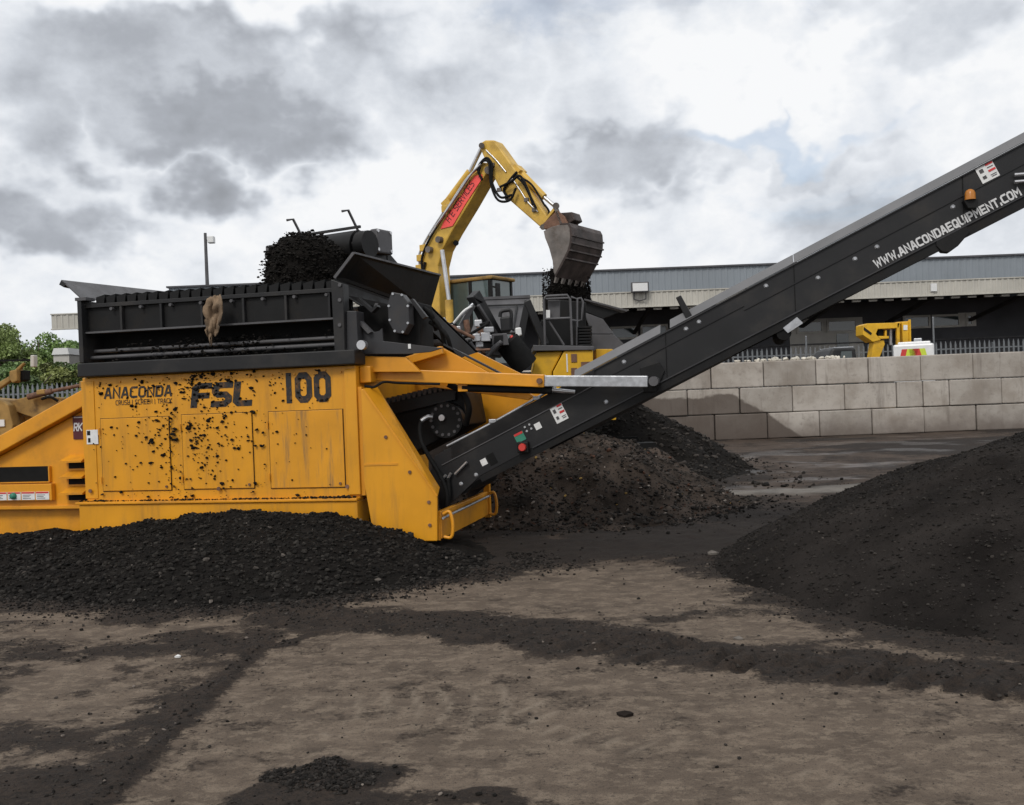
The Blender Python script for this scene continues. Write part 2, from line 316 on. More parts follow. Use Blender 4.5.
def block_material():
    m = bpy.data.materials.new('cast_concrete_blocks'); m.use_nodes = True; nt = m.node_tree; L = nt.links; b = nt.nodes['Principled BSDF']; N = nt.nodes.new
    b.inputs['Roughness'].default_value = .9; b.inputs['Specular IOR Level'].default_value = .25
    g = N('ShaderNodeNewGeometry'); pos = g.outputs['Position']; oi = N('ShaderNodeObjectInfo')
    def math_(op, a, c=0.0, d=0.0, clamp=False):
        o = N('ShaderNodeMath'); o.operation = op; o.use_clamp = clamp
        for s, v in zip(o.inputs, (a, c, d)):
            if isinstance(v, (int, float)): s.default_value = v
            else: L.new(v, s)
        return o.outputs[0]
    def noise(sc, det, ro=.6):
        o = N('ShaderNodeTexNoise'); o.inputs['Scale'].default_value = sc; o.inputs['Detail'].default_value = det; o.inputs['Roughness'].default_value = ro; L.new(pos, o.inputs['Vector']); return o.outputs['Fac']
    def sm(x, lo, hi):
        o = N('ShaderNodeMapRange'); o.interpolation_type = 'SMOOTHSTEP'; L.new(x, o.inputs['Value']); o.inputs['From Min'].default_value = lo; o.inputs['From Max'].default_value = hi; return o.outputs[0]
    def mix(f, a, c, mode='MIX'):
        o = N('ShaderNodeMix'); o.data_type = 'RGBA'; o.blend_type = mode
        for s, v in ((o.inputs[0], f), (o.inputs[6], a), (o.inputs[7], c)):
            if isinstance(v, (int, float)): s.default_value = v
            elif isinstance(v, tuple): s.default_value = (*v, 1)
            else: L.new(v, s)
        return o.outputs[2]
    sp = N('ShaderNodeSeparateXYZ'); L.new(pos, sp.inputs[0])
    tone = math_('ADD', math_('MULTIPLY', oi.outputs['Random'], .28), .82)
    cb = N('ShaderNodeCombineColor'); [L.new(tone, cb.inputs[i]) for i in range(3)]
    c = mix(sm(noise(1.1, 7), .35, .7), (.455, .415, .37), (.315, .275, .235))
    c = mix(1.0, c, cb.outputs[0], 'MULTIPLY')
    c = mix(math_('MULTIPLY', sm(noise(6, 6, .7), .52, .7), .5), c, (.22, .195, .172))
    run = N('ShaderNodeMapping'); run.inputs['Scale'].default_value = (2.6, 2.6, .30); L.new(pos, run.inputs[0]); rn = N('ShaderNodeTexNoise'); rn.inputs['Scale'].default_value = 1.5; rn.inputs['Detail'].default_value = 7; rn.inputs['Roughness'].default_value = .65; L.new(run.outputs[0], rn.inputs['Vector'])
    c = mix(math_('MULTIPLY', sm(rn.outputs['Fac'], .52, .72), .55), c, (.17, .145, .125))
    # grime creeping up from the yard floor
    low = math_('SUBTRACT', 1.0, sm(math_('ADD', sp.outputs[2], math_('MULTIPLY', noise(1.7, 5), .9)), .35, 1.25))
    c = mix(math_('MULTIPLY', low, .8), c, (.13, .105, .09))
    # darker patch below a sloping line, edge broken by noise
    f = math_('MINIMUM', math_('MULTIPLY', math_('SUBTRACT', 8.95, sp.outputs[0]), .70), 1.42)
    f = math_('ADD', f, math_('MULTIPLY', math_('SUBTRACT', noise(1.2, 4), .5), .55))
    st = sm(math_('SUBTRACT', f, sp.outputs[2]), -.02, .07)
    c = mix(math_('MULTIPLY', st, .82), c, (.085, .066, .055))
    L.new(c, b.inputs['Base Color'])
    bp = N('ShaderNodeBump'); bp.inputs['Strength'].default_value = .3; bp.inputs['Distance'].default_value = .03; L.new(noise(7, 7, .65), bp.inputs['Height']); L.new(bp.outputs[0], b.inputs['Normal'])
    return m

def ground_material():
    m = bpy.data.materials.new('yard_floor'); m.use_nodes = True; nt = m.node_tree; L = nt.links; b = nt.nodes['Principled BSDF']; N = nt.nodes.new
    tc = N('ShaderNodeTexCoord'); co = tc.outputs['Object']
    at_ = N('ShaderNodeVertexColor'); at_.layer_name = 'mask'; sp = N('ShaderNodeSeparateColor'); L.new(at_.outputs['Color'], sp.inputs[0])
    dirt, far, dust_sheen = sp.outputs
    def noise(sc, det, ro=.6, vec=co):
        o = N('ShaderNodeTexNoise'); o.inputs['Scale'].default_value = sc; o.inputs['Detail'].default_value = det; o.inputs['Roughness'].default_value = ro; L.new(vec, o.inputs['Vector']); return o.outputs['Fac']
    def math_(op, a, c=0.0, d=0.0, clamp=False):
        o = N('ShaderNodeMath'); o.operation = op; o.use_clamp = clamp
        for s, v in zip(o.inputs, (a, c, d)):
            if isinstance(v, (int, float)): s.default_value = v
            else: L.new(v, s)
        return o.outputs[0]
    def sm(x, lo, hi):
        o = N('ShaderNodeMapRange'); o.interpolation_type = 'SMOOTHSTEP'; L.new(x, o.inputs['Value']); o.inputs['From Min'].default_value = lo; o.inputs['From Max'].default_value = hi; return o.outputs[0]
    def mix(f, a, c, mode='MIX'):
        o = N('ShaderNodeMix'); o.data_type = 'RGBA'; o.blend_type = mode
        for s, v in ((o.inputs[0], f), (o.inputs[6], a), (o.inputs[7], c)):
            if isinstance(v, (int, float)): s.default_value = v
            elif isinstance(v, tuple): s.default_value = (*v, 1)
            else: L.new(v, s)
        return o.outputs[2]
    mp = N('ShaderNodeMapping'); mp.inputs['Scale'].default_value = (.9, 1.25, 1); mp.inputs['Rotation'].default_value = (0, 0, .14); L.new(co, mp.inputs[0])
    smear = noise(2.2, 8, .65, mp.outputs[0]); fine = noise(38, 8, .78); mid = noise(5.5, 8, .66); grit = noise(150, 4, .7)
    mp2 = N('ShaderNodeMapping'); mp2.inputs['Scale'].default_value = (1.0, 1.35, 1); mp2.inputs['Rotation'].default_value = (0, 0, .10); L.new(co, mp2.inputs[0])
    scuff = noise(7.0, 11, .74, mp2.outputs[0]); scar = noise(2.6, 11, .70, mp2.outputs[0])
    conc = mix(sm(smear, .36, .64), (.092, .069, .051), (.138, .105, .078))
    conc = mix(math_('MULTIPLY', sm(scuff, .47, .60), .72), conc, (.205, .161, .120))
    conc = mix(math_('MULTIPLY', sm(scar, .51, .63), .60), conc, (.062, .046, .034))
    conc = mix(math_('MULTIPLY', sm(fine, .55, .60), .60), conc, (.040, .031, .025))
    conc = mix(math_('MULTIPLY', dust_sheen, .70), conc, (.235, .19, .145))
    conc = mix(math_('MULTIPLY', sm(grit, .55, .60), .55), conc, (.030, .024, .020))
    soil = mix(sm(mid, .35, .65), (.0125, .0090, .0070), (.034, .0235, .0172))
    soil = mix(math_('MULTIPLY', sm(scuff, .50, .55), .55), soil, (.042, .029, .021))
    soil = mix(math_('MULTIPLY', sm(fine, .50, .46), .6), soil, (.0060, .0048, .0042))
    soil = mix(math_('MULTIPLY', sm(grit, .54, .60), .6), soil, (.048, .036, .028))
    soil = mix(math_('MULTIPLY', sm(fine, .5, .7), .35), soil, (.028, .0205, .0155))
    edge = math_('ADD', dirt, math_('ADD', math_('MULTIPLY', math_('SUBTRACT', fine, .5), 1.6), math_('ADD', math_('MULTIPLY', math_('SUBTRACT', mid, .5), 1.5), math_('MULTIPLY', math_('SUBTRACT', scar, .5), 1.6))))
    d = sm(edge, .30, .66)
    c = mix(d, conc, soil)
    brown = mix(sm(mid, .3, .7), (.027, .0180, .0132), (.076, .051, .037))
    brown = mix(math_('MULTIPLY', sm(fine, .47, .62), .6), brown, (.014, .0108, .009))
    brown = mix(math_('MULTIPLY', sm(smear, .52, .68), .5), brown, (.085, .066, .052))
    c = mix(math_('MULTIPLY', far, .88), c, mix(math_('MULTIPLY', d, .8), brown, (.0120, .0090, .0074)))
    c = mix(math_('MULTIPLY', math_('MULTIPLY', dust_sheen, far), .75), c, (.20, .185, .165))  # wet streak on the far yard, its sheen painted as pale grey
    L.new(c, b.inputs['Base Color'])
    wsep = N('ShaderNodeSeparateXYZ'); L.new(co, wsep.inputs[0]); wy_ = wsep.outputs[1]
    ro = math_('SUBTRACT', .95, math_('MULTIPLY', math_('MULTIPLY', sm(noise(.55, 4, .5), .5, .62), sm(wy_, 13.5, 17.0)), .55)); L.new(ro, b.inputs['Roughness'])
    b.inputs['Specular IOR Level'].default_value = .3
    bp = N('ShaderNodeBump'); bp.inputs['Strength'].default_value = .55; bp.inputs['Distance'].default_value = .03
    L.new(math_('ADD', math_('MULTIPLY', fine, math_('ADD', math_('MULTIPLY', d, 1.6), .45)), math_('ADD', math_('MULTIPLY', mid, .7), math_('MULTIPLY', scuff, .6))), bp.inputs['Height']); L.new(bp.outputs[0], b.inputs['Normal'])
    return m

# ================================================================ SETTING: ground
def seg_dist(x, y, pts):
    """distance to a polyline and arc length along it"""
    best = np.full(x.shape, 1e9); arc = np.zeros(x.shape); s0 = 0.0
    for (ax, ay), (bx, by) in zip(pts[:-1], pts[1:]):
        dx, dy = bx-ax, by-ay; ll = dx*dx+dy*dy; t = np.clip(((x-ax)*dx+(y-ay)*dy)/ll, 0, 1)
        d = np.hypot(x-ax-t*dx, y-ay-t*dy); k = d < best; best = np.where(k, d, best); arc = np.where(k, s0+t*ll**.5, arc); s0 += ll**.5
    return best, arc
def G(*pp): return [tuple(gnd(a, b)[:2]) for a, b in pp]
RUT = G((300, 618), (420, 624), (560, 640), (700, 655), (850, 668), (1024, 686)) + [(4.2, 4.75)]
BANDS = [  # polyline, half width m, strength, softness
    (RUT, .14, 1.0, .55),
    (G((200, 640), (260, 648), (330, 628), (400, 622)), .10, .9, .55),
    (G((262, 645), (215, 695), (150, 755), (95, 805)) + [(-2.1, 3.3)], .05, .85, .38),
    (G((0, 650), (90, 652), (220, 640)), .06, .7, .55),
    (G((0, 738), (120, 742), (200, 700)), .05, .65, .5),
    (G((0, 800), (50, 792)), .12, .85, .5),
    (G((285, 800), (310, 778), (350, 785)), .08, .95, .36),
    (G((350, 800), (430, 800), (512, 788)), .02, .85, .25),
    (G((560, 665), (660, 683), (760, 690)), .10, .55, .3),
    (G((560, 735), (600, 725), (660, 720)), .06, .5, .2),
    (G((800, 690), (1024, 705)), .12, .5, .4),
]
def ground_fields(x, y):
    wx = x + (fbm(x, y, 1.6, 6, 3, .6)-.5)*.75; wy = y + (fbm(x, y, 1.6, 6, 9, .6)-.5)*.60
    dirt = np.zeros(x.shape)
    for pts, w, st, so in BANDS:
        d, _ = seg_dist(wx, wy, pts); dirt = np.maximum(dirt, st*(1-sstep(d, w*.75, w+so)))
    dj, _ = seg_dist(x + (fbm(x, y, 6, 3, 93)-.5)*.05, y, G((262, 645), (95, 805)) + [(-2.1, 3.3)]); dirt = np.maximum(dirt, 1.35*(1-sstep(dj, .03, .09)))
    # spill round the toe of the near heap and of the right heap
    dirt = np.maximum(dirt, .95*(1-sstep(heap_left_edge(wx, wy), .0, .50)))
    dirt = np.maximum(dirt, .9*(1-sstep(np.hypot(wx-5.8, wy-8.8)-3.8, .25, 1.0)))
    bl = fbm(x, y, .55, 5, 21); dirt = np.maximum(dirt, .55*sstep(bl, .50, .74)); dirt = np.maximum(dirt, .48*sstep(fbm(x, y, 2.1, 5, 121), .50, .70))
    # behind the machine the yard is all trodden brown soil
    yb = 9.15 + .25*np.sin(x*1.3) - .05*x
    far = sstep(y + (fbm(x, y, .9, 4, 5)-.5)*1.6, yb-.15, yb+.9)
    lightpatch = (1-sstep(np.hypot((wx-.35)/1.75, (wy-8.1)/.85), .55, 1.1))
    dirt = np.where(far < .5, dirt*(1-.8*lightpatch), dirt)
    dirt = np.maximum(dirt, far*sstep(fbm(x, y*1.8, .33, 5, 41), .46, .66)*.9)
    # tyre and track prints
    _, arc = seg_dist(x, y, RUT); d, _ = seg_dist(x, y, RUT)
    tread = np.sin(arc*2*math.pi/.21 + 9*d)*(1-sstep(d, .22, .40))*sstep(fbm(x, y, 1.1, 3, 55)+.12*sstep(x, .5, 2), .35, .55)
    d2, a2 = seg_dist(x, y, G((120, 770), (330, 715), (520, 705), (760, 745), (1000, 790)))
    pr = np.sin(a2*2*math.pi/.155 + 5.5*d2 + 3*fbm(x, y, 1.5, 3, 8))*(1-sstep(d2, .28, .5))
    dust_sheen = np.clip(pr, 0, 1)**3*sstep(fbm(x, y, 2.6, 5, 77), .42, .60)
    return_tread = np.tanh(3.5*np.sin(arc*2*math.pi/.19 + 10*np.abs(d-.05)))*(1-sstep(np.abs(d-.10), .16, .26))*sstep(x, .1, 1.2)
    tread = tread*.6*(1-sstep(x, .1, 1.2)) + return_tread
    jx = np.interp(y, [3.3, 4.09, 6.72], [-2.1, -1.79, -1.79]); jx = np.where(y < 6.72, -1.79 - (4.09-np.minimum(y, 4.09))*.4, -1.79)
    ry = np.interp(x, [q[0] for q in RUT], [q[1] for q in RUT]) - .34
    slab = sstep(x - jx, .02, .14)*sstep(ry - wy, -.05, .22); dirt = np.where(dirt < .9, dirt*(1-.62*slab), dirt)
    df_, _ = seg_dist(wx, wy, BANDS[7][0]); dirt = np.maximum(dirt, .8*(1-sstep(df_, .02, .16)))
    d4, _ = seg_dist(wx, wy, BANDS[6][0]); dirt = np.maximum(dirt, 1-sstep(d4, .08, .30))
    grey, _ = seg_dist(wx, wy, G((690, 496), (760, 492), (850, 489))); dust_sheen = np.maximum(dust_sheen, (1-sstep(grey, .15, .7))*far)  # puddle streak: its pale wet sheen goes into the same mask as dust
    dirt = np.maximum(dirt, .75*(1-sstep(d, .2, .42))*sstep(x, .1, 1.2))
    return np.clip(dirt, 0, 1.35), far, np.clip(dust_sheen, 0, 1), tread, pr
HL_X = [-9, -7.5, -6.2, -5.4, -4.7, -3.9, -2.9, -1.95, -1.4, -.8, -.25, .1]
HL_H = [.0, .14, .30, .36, .36, .46, .57, .53, .37, .16, .03, .0]
HL_B = [9.6, 9.2, 9.0, 8.85, 8.65, 8.3, 7.85, 7.9, 8.15, 8.55, 9.0, 9.4]
def heap_left_edge(x, y):
    b = np.interp(x, HL_X, HL_B); return np.maximum(b-y, x-.15)
def ground_z(x, y):
    dirt, far, dust_sheen, tread, pr = ground_fields(x, y)
    z = (fbm(x, y, .5, 4, 2)-.5)*.05 + dirt*(.012 + .035*(fbm(x, y, 9, 4, 31)-.35)) + tread*(.003+.030*sstep(fbm(x, y, 4, 4, 91), .38, .72)) + pr*.0025*(1-far)
    z = z + far*(fbm(x, y, 1.7, 5, 61)-.5)*.06
    d, _ = seg_dist(x, y, BANDS[6][0]); z = z + .012*(1-sstep(d, 0, .38))*(fbm(x, y, 6, 3, 44)+.3)
    return z, dirt, far, dust_sheen
def spaced(segs):
    out = []
    for a, b, s in segs: out.append(np.arange(a, b, s))
    return np.unique(np.round(np.concatenate(out), 4))
def build_ground():
    gx = spaced([(-3000, -200, 400), (-200, -40, 20), (-40, -9, 1.0), (-9, -5, .12), (-5, 4.6, .032), (4.6, 9, .12), (9, 40, 1.0), (40, 200, 20), (200, 3001, 400)])
    gy = spaced([(-60, 0, 15), (0, 2.8, .7), (2.8, 7.2, .028), (7.2, 9.6, .04), (9.6, 16, .09), (16, 32, .25), (32, 80, 4), (80, 300, 30), (300, 4001, 400)])
    X, Y = np.meshgrid(gx, gy); x = X.ravel(); y = Y.ravel()
    z, dirt, far, dust_sheen = ground_z(x, y); fade = sstep(np.hypot(x, y), 30, 60); z = z*(1-fade)
    nx = len(gx); ny = len(gy); i = np.arange((nx-1)*(ny-1)); r = i//(nx-1); c = i % (nx-1); a = r*nx+c
    me = fast_mesh('yard_ground', np.stack([x, y, z], 1), np.stack([a, a+1, a+nx+1, a+nx], 1), {'mask': np.stack([dirt, far, dust_sheen], 1)}, smooth=True)
    o = link('ground', me, ground_material()); tag(o, kind='structure', label='muddy concrete yard floor with soil spills and tyre ruts')
build_ground()

# ---------------------------------------------------------------- heaps
def grid_mesh(name, x0, x1, y0, y1, s, hf, m, smooth=True):
    gx = np.arange(x0, x1+s, s); gy = np.arange(y0, y1+s, s); X, Y = np.meshgrid(gx, gy); x = X.ravel(); y = Y.ravel(); z = hf(x, y)
    nx = len(gx); ny = len(gy); i = np.arange((nx-1)*(ny-1)); r = i//(nx-1); c = i % (nx-1); a = r*nx+c
    F = np.stack([a, a+1, a+nx+1, a+nx], 1); F = F[(z[F] > -.09).any(axis=1)]
    used = np.unique(F); mp = np.full(len(x), -1); mp[used] = np.arange(len(used))
    return link(name, fast_mesh(name, np.stack([x, y, z], 1)[used], mp[F], None, smooth), m)
def scatter(hf, x0, x1, y0, y1, n, cond=None):
    out = np.zeros((0, 3))
    while len(out) < n:
        x = RNG.uniform(x0, x1, n*2); y = RNG.uniform(y0, y1, n*2); z = hf(x, y); k = z > .0
        if cond is not None: k &= cond(x, y, z)
        out = np.concatenate([out, np.stack([x, y, z], 1)[k]])
    return out[:n]
def tones(n, lo, hi, warm=.85):
    v = lo + (hi-lo)*RNG.random(n)**2.2; return np.stack([v, v*(warm+.08), v*warm], 1)
def h_left(x, y):
    hc = np.interp(x, HL_X, HL_H); b = np.interp(x, HL_X, HL_B); yc = 10.35 - (x+1.675)*.231 - .42
    t = (y-b)/np.maximum(yc-b, .3); up = np.clip(t, -1, 1); z = np.where(up > 0, hc*(up**.85)*(1.12-.12*up), up*.4)
    z = np.where(t > 1, hc*(1-.25*(y-yc)) - sstep(y, yc+1.2, yc+1.9)*.9, z)
    z = z + (fbm(x, y, 3.5, 4, 15)-.5)*.12*np.clip(up*3, 0, 1)*np.clip(hc*6, 0, 1) + (fbm(x, y, 14, 3, 25)-.5)*.05
    return z - .03
def rim(x, y, z): return z > .0
hl = grid_mesh('soil_heap', -9, .3, 7.6, 12.6, .045, h_left, M['soil'])
tag(hl, 'dark lumpy soil heap spilled along the foot of the orange screening machine', 'soil heap')
p = scatter(h_left, -6.6, .2, 7.7, 11.0, 19000, lambda x, y, z: y < 10.35-(x+1.675)*.231-.05)
s = .006 + .024*RNG.random(len(p))**3; p[:, 2] += s*.2
tn = tones(len(p), .007, .042, .88); k = RNG.random(len(p)) < .012; tn[k] = tones(k.sum(), .07, .24)
rocks('soil_clods', p, s, tn, M['soilclod'], hl)
def h_right(x, y):
    dx = x-5.8; dy = y-8.8; r = np.hypot(dx, dy); a = np.arctan2(dy, dx)
    RR = 3.88 + .18*np.cos(a+2.4) + (fbm(np.cos(a)*2+5, np.sin(a)*2+5, 1.2, 3, 6)-.5)*.35
    t = 1-r/RR; z = np.where(t > 0, 1.70*np.clip(t, 0, 1)**.95*(1-.12*np.clip(t, 0, 1)), t*1.5)
    return z + (fbm(x, y, 1.5, 5, 71)-.5)*.16*sstep(t, 0, .2) + (fbm(x, y, 11, 4, 72)-.5)*.035 - .01
hr = grid_mesh('soil_heap', 1.0, 10.2, 4.6, 13.6, .05, h_right, M['fines'])
tag(hr, 'broad smooth cone of fine dark soil under the end of the conveyor', 'soil heap')
p = scatter(h_right, 1.2, 7.5, 4.8, 10.5, 26000); s = .004 + .015*RNG.random(len(p))**4; p[:, 2] += s*.2
tn = tones(len(p), .014, .055); k = RNG.random(len(p)) < .003; tn[k] = tones(k.sum(), .10, .25)
rocks('soil_crumbs', p, s, tn, M['soilclod'], hr)
def cone(x, y, cx, cy, rr, h, seed, e=1.0, flat=0.0):
    a = np.arctan2(y-cy, x-cx); r = np.hypot(x-cx, y-cy)
    q = rr*(1 + .28*(fbm(np.cos(a)*1.7+seed, np.sin(a)*1.7+3, 1, 3, seed)-.5)); t = 1-r/q
    return np.where(t > 0, h*np.minimum(np.clip(t, 0, 1)/(1-flat), 1)**e, t*1.2)
def h_mid(x, y):
    z = np.maximum.reduce([cone(x, y, .85, 14.5, 2.4, 1.26, 4, .8), cone(x, y, .1, 14.2, 2.4, .85, 12, .9), cone(x, y, 1.75, 13.8, 1.55, .60, 14, .9), cone(x, y, 1.0, 12.9, 1.5, .33, 15, .9)])
    return z + (fbm(x, y, 1.3, 5, 81)-.5)*.62*sstep(z, 0, .3) + (fbm(x, y, 6, 4, 82)-.5)*.13 - .02
hm = grid_mesh('rubble_heap', -2.6, 5.4, 11.0, 17.8, .06, h_mid, M['brownsoil'])
tag(hm, 'brown heap of mixed soil and rubble behind the conveyor', 'rubble heap')
p = scatter(h_mid, -1.5, 5.2, 11.2, 15.2, 11000); s = .008 + .028*RNG.random(len(p))**3.5; p[:, 2] += s*.2
tn = tones(len(p), .02, .11); q = RNG.random(len(p))
tn[q < .05] = (.12, .065, .045); tn[(q > .05) & (q < .068)] = (.42, .40, .37); tn[(q > .996)] = (.45, .32, .10)
rocks('rubble_pieces', p, s, tn, M['rubble'], hm)
def h_back(x, y):
    z = np.maximum(cone(x, y, 2.45, 20.2, 2.45, 1.5, 32, .95), cone(x, y, 3.1, 18.6, 1.5, .40, 33, .9))
    return z + (fbm(x, y, 1.5, 4, 85)-.5)*.2*sstep(z, 0, .3) + (fbm(x, y, 7, 3, 86)-.5)*.06 - .02
hb = grid_mesh('soil_heap', -1, 6.6, 16.4, 24, .08, h_back, M['soil'])
tag(hb, 'dark soil heap further back, against the concrete block wall', 'soil heap')
p = scatter(h_back, .5, 5.6, 16.6, 20.8, 2500); s = .015 + .05*RNG.random(len(p))**3
rocks('soil_clods', p, s, tones(len(p), .012, .07), M['soilclod'], hb)
def h_mound(x, y):
    z = cone(x, y, -2.2, 23.2, 5.6, 1.3, 51, 1.0, .55); return z + (fbm(x, y, 1.2, 4, 88)-.5)*.12*sstep(z, 0, .3) - .02
hd = grid_mesh('soil_mound', -9.5, 4.5, 16.6, 29.6, .2, h_mound, M['mound'])
tag(hd, 'low flat soil mound under the excavator, behind the machines', 'soil mound')
# small spill at the very front
fp = scatter(lambda x, y: ground_z(x, y)[0]+.2, -1.7, -.1, 3.5, 4.9, 1500, lambda x, y, z: seg_dist(x, y, BANDS[6][0])[0] + .6*fbm(x, y, 3, 4, 3) < .42)
fp[:, 2] -= .2; s = .003 + .010*RNG.random(len(fp))**2.5; fp[:, 2] += s*.3
o = rocks('soil_spill', fp, s, tones(len(fp), .010, .05), M['soilclod']); tag(o, 'small dark spill of soil crumbs at the bottom edge of the yard', 'soil')
# loose crumbs over the yard, thickest along the rut
gx = RNG.uniform(-5.5, 5.5, 90000); gy = 3.4 + 6.2*RNG.random(90000)
dd = ground_fields(gx, gy); k = RNG.random(90000) < (dd[0]**1.8*.42 + .006)
gp = np.stack([gx[k], gy[k], ground_z(gx[k], gy[k])[0]], 1); s = .003 + .011*RNG.random(len(gp))**4; gp[:, 2] += s*.35
tn = tones(len(gp), .014, .07); q = RNG.random(len(gp)); tn[q < .015] = (.20, .18, .16)
o = rocks('loose_soil_crumbs', gp, s, tn, M['soilclod']); tag(o, 'loose soil crumbs and grit scattered over the yard floor', 'grit')
gx = RNG.uniform(.5, 5.5, 900); gy = RNG.uniform(15.5, 24, 900); gp = np.stack([gx, gy, ground_z(gx, gy)[0]+.012], 1); s = .012+.05*RNG.random(900)**4
o = rocks('yard_rubble', gp, s, tones(900, .02, .16), M['rubble']); tag(o, 'scattered rubble bits on the yard before the block wall', 'rubble')
def toe(n, x0, x1, y0, y1, df, fall, smax, name, label):
    x = RNG.uniform(x0, x1, n); y = RNG.uniform(y0, y1, n); d = df(x, y) + .35*(fbm(x, y, 2.2, 3, 19)-.5); k = (d > -.25) & (RNG.random(n) < np.exp(-np.maximum(d, 0)/fall)); x = x[k]; y = y[k]
    p_ = np.stack([x, y, ground_z(x, y)[0]], 1); s_ = .003 + smax*RNG.random(len(x))**3; p_[:, 2] += s_*.35
    tag(rocks(name, p_, s_, tones(len(x), .010, .055), M['soilclod']), label, 'soil')
toe(60000, -6.5, 1.2, 6.4, 10.2, heap_left_edge, .16, .016, 'toe_spill', 'crumbs of soil strewn round the toe of the lumpy near heap')
toe(50000, .9, 5.4, 4.4, 9.6, lambda x, y: np.hypot(x-5.8, y-8.8)-3.9, .10, .009, 'toe_spill', 'fine crumbs strewn round the toe of the smooth right heap')
toe(16000, -.6, 5.0, 10.2, 14.5, lambda x, y: np.hypot((x-.9), (y-14.3))-2.35, .30, .03, 'toe_spill', 'rubble crumbs strewn round the foot of the brown rubble heap')
# litter lying about, as single pieces
def litter(name, px, py, size, label, cat, m):
    g = gnd(px, py); mb = MB(); n = 7
    top = [(size*random.uniform(.5, 1.1)*math.cos(2*math.pi*i/n)*1.5, size*random.uniform(.5, 1.1)*math.sin(2*math.pi*i/n), random.uniform(.2, .8)*size*.5) for i in range(n)]
    mb.add([(0, 0, size*.7)] + top + [(x*.9, y*.9, -.01) for x, y, _ in top], [(0, i+1, (i+1) % n+1) for i in range(n)] + [(i+1, n+i+1, n+(i+1) % n+1, (i+1) % n+1) for i in range(n)])
    z0 = float(ground_z(np.array([g.x]), np.array([g.y]))[0][0])
    tag(mb.build(name, m, loc=(g.x, g.y, z0+.004)), label, cat)
litter('crumpled_wrapper', 178, 658, .02, 'tiny white crumpled scrap on the dark soil at the left', 'scrap', M['white'])
litter('stone', 739, 640, .03, 'pale stone lying at the toe of the smooth right heap', 'stone', M['litter'])
litter('broken_slab', 712, 558, .05, 'flat pale broken slab lying between the heaps', 'slab', M['litter'])
litter('stone', 625, 716, .035, 'small dark flat lump on the bare concrete in front', 'stone', M['mound'])

# ================================================================ block wall
def build_wall():
    root = empty('block_wall', (0, 30.2, 0)); tag(root, 'grey wall of three courses of large cast concrete blocks', 'wall')
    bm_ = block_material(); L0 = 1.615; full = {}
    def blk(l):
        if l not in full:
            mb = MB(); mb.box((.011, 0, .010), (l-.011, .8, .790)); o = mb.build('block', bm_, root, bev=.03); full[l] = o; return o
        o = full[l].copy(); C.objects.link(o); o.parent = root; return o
    x711 = at(711, 370, 30.2)[0]; rows = [x711 + .06, x711 - L0/2 + .05, x711]
    for r, off in enumerate(rows):
        k0 = -6
        for k in range(k0, 10):
            x = off + k*L0
            if r == 1 and k == 4:
                for h in (0, 1):
                    o = blk(L0/2); o.location = (x+h*L0/2, random.uniform(-.012, .012), r*.8)
                continue
            o = blk(L0); o.location = (x+random.uniform(-.008, .008), random.uniform(-.03, .03), r*.8+random.uniform(-.004, .004)); o.rotation_euler = (0, random.uniform(-.003, .003), random.uniform(-.008, .008))
build_wall()
# pale lumps lying on top of the wall
mb_pts = []
for k in range(26):
    px = 735 + k*4.4; g = at(px, 356, 30.55); mb_pts.append((g.x+random.uniform(-.05, .05), 30.5+random.uniform(-.15, .3), 2.41+.02))
o = rocks('pale_lumps', np.array(mb_pts), np.array([random.uniform(.05, .13) for _ in mb_pts]), tones(len(mb_pts), .9, 1.25, .95), M['rubble']); tag(o, 'row of pale lumps lying along the top of the block wall', 'lumps')

# ---------------------------------------------------------------- palisade fences
def palisade(x0, x1, Y, ztop, pitch, label, posts, pw=.07):
    root = empty('palisade_fence', (x0, Y, 0)); tag(root, label, 'fence'); first = None; n = int((x1-x0)/pitch)
    for i in range(n):
        if first is None:
            mb = MB(); h = ztop; mb.prism([(-pw/2, .12), (pw/2, .12), (pw/2, h-.12), (pw*.18, h-.03), (0, h), (-pw*.18, h-.03), (-pw/2, h-.12)], -.008, .008)
            first = mb.build('pale', M['fence'], root); o = first
        else:
            o = first.copy(); C.objects.link(o); o.parent = root
        o.location = (i*pitch, random.uniform(-.005, .005), random.uniform(-.02, .02))
    for z in (ztop*.28, ztop-.35):
        mb = MB(); mb.box((-.1, .012, z), (x1-x0, .06, z+.05)); mb.build('rail', M['fence'], root)
    pf = None
    for i in range(posts+1):
        if pf is None: mb = MB(); mb.box((-.04, .064, 0), (.04, .15, ztop-.1)); pf = mb.build('post', M['fence'], root); o = pf
        else: o = pf.copy(); C.objects.link(o); o.parent = root
        o.location = ((x1-x0)*i/posts, 0, 0)
palisade(7.2, 23.2, 40.5, 3.18, .20, 'grey steel palisade fence standing behind the concrete block wall', 5)
palisade(-22.5, -12.6, 32, 2.62, .16, 'grey palisade fence in front of the trees at the left', 4)
for px, top, Y, lab in ((933, 318, 40.8, 'thin tall pole rising above the palisade fence on the right'), (806, 337, 40.8, 'thin tall pole above the palisade fence near the conveyor underside')):
    a = at(px, top, Y); mb = MB(); mb.tube([(0, 0, 0), (0, 0, a.z)], .04, 8); mb.tube([(0, 0, a.z), (0, 0, a.z+.06)], [.045, .01], 8); tag(mb.build('fence_pole', M['fence'], loc=(a.x, Y, 0)), lab, 'pole')

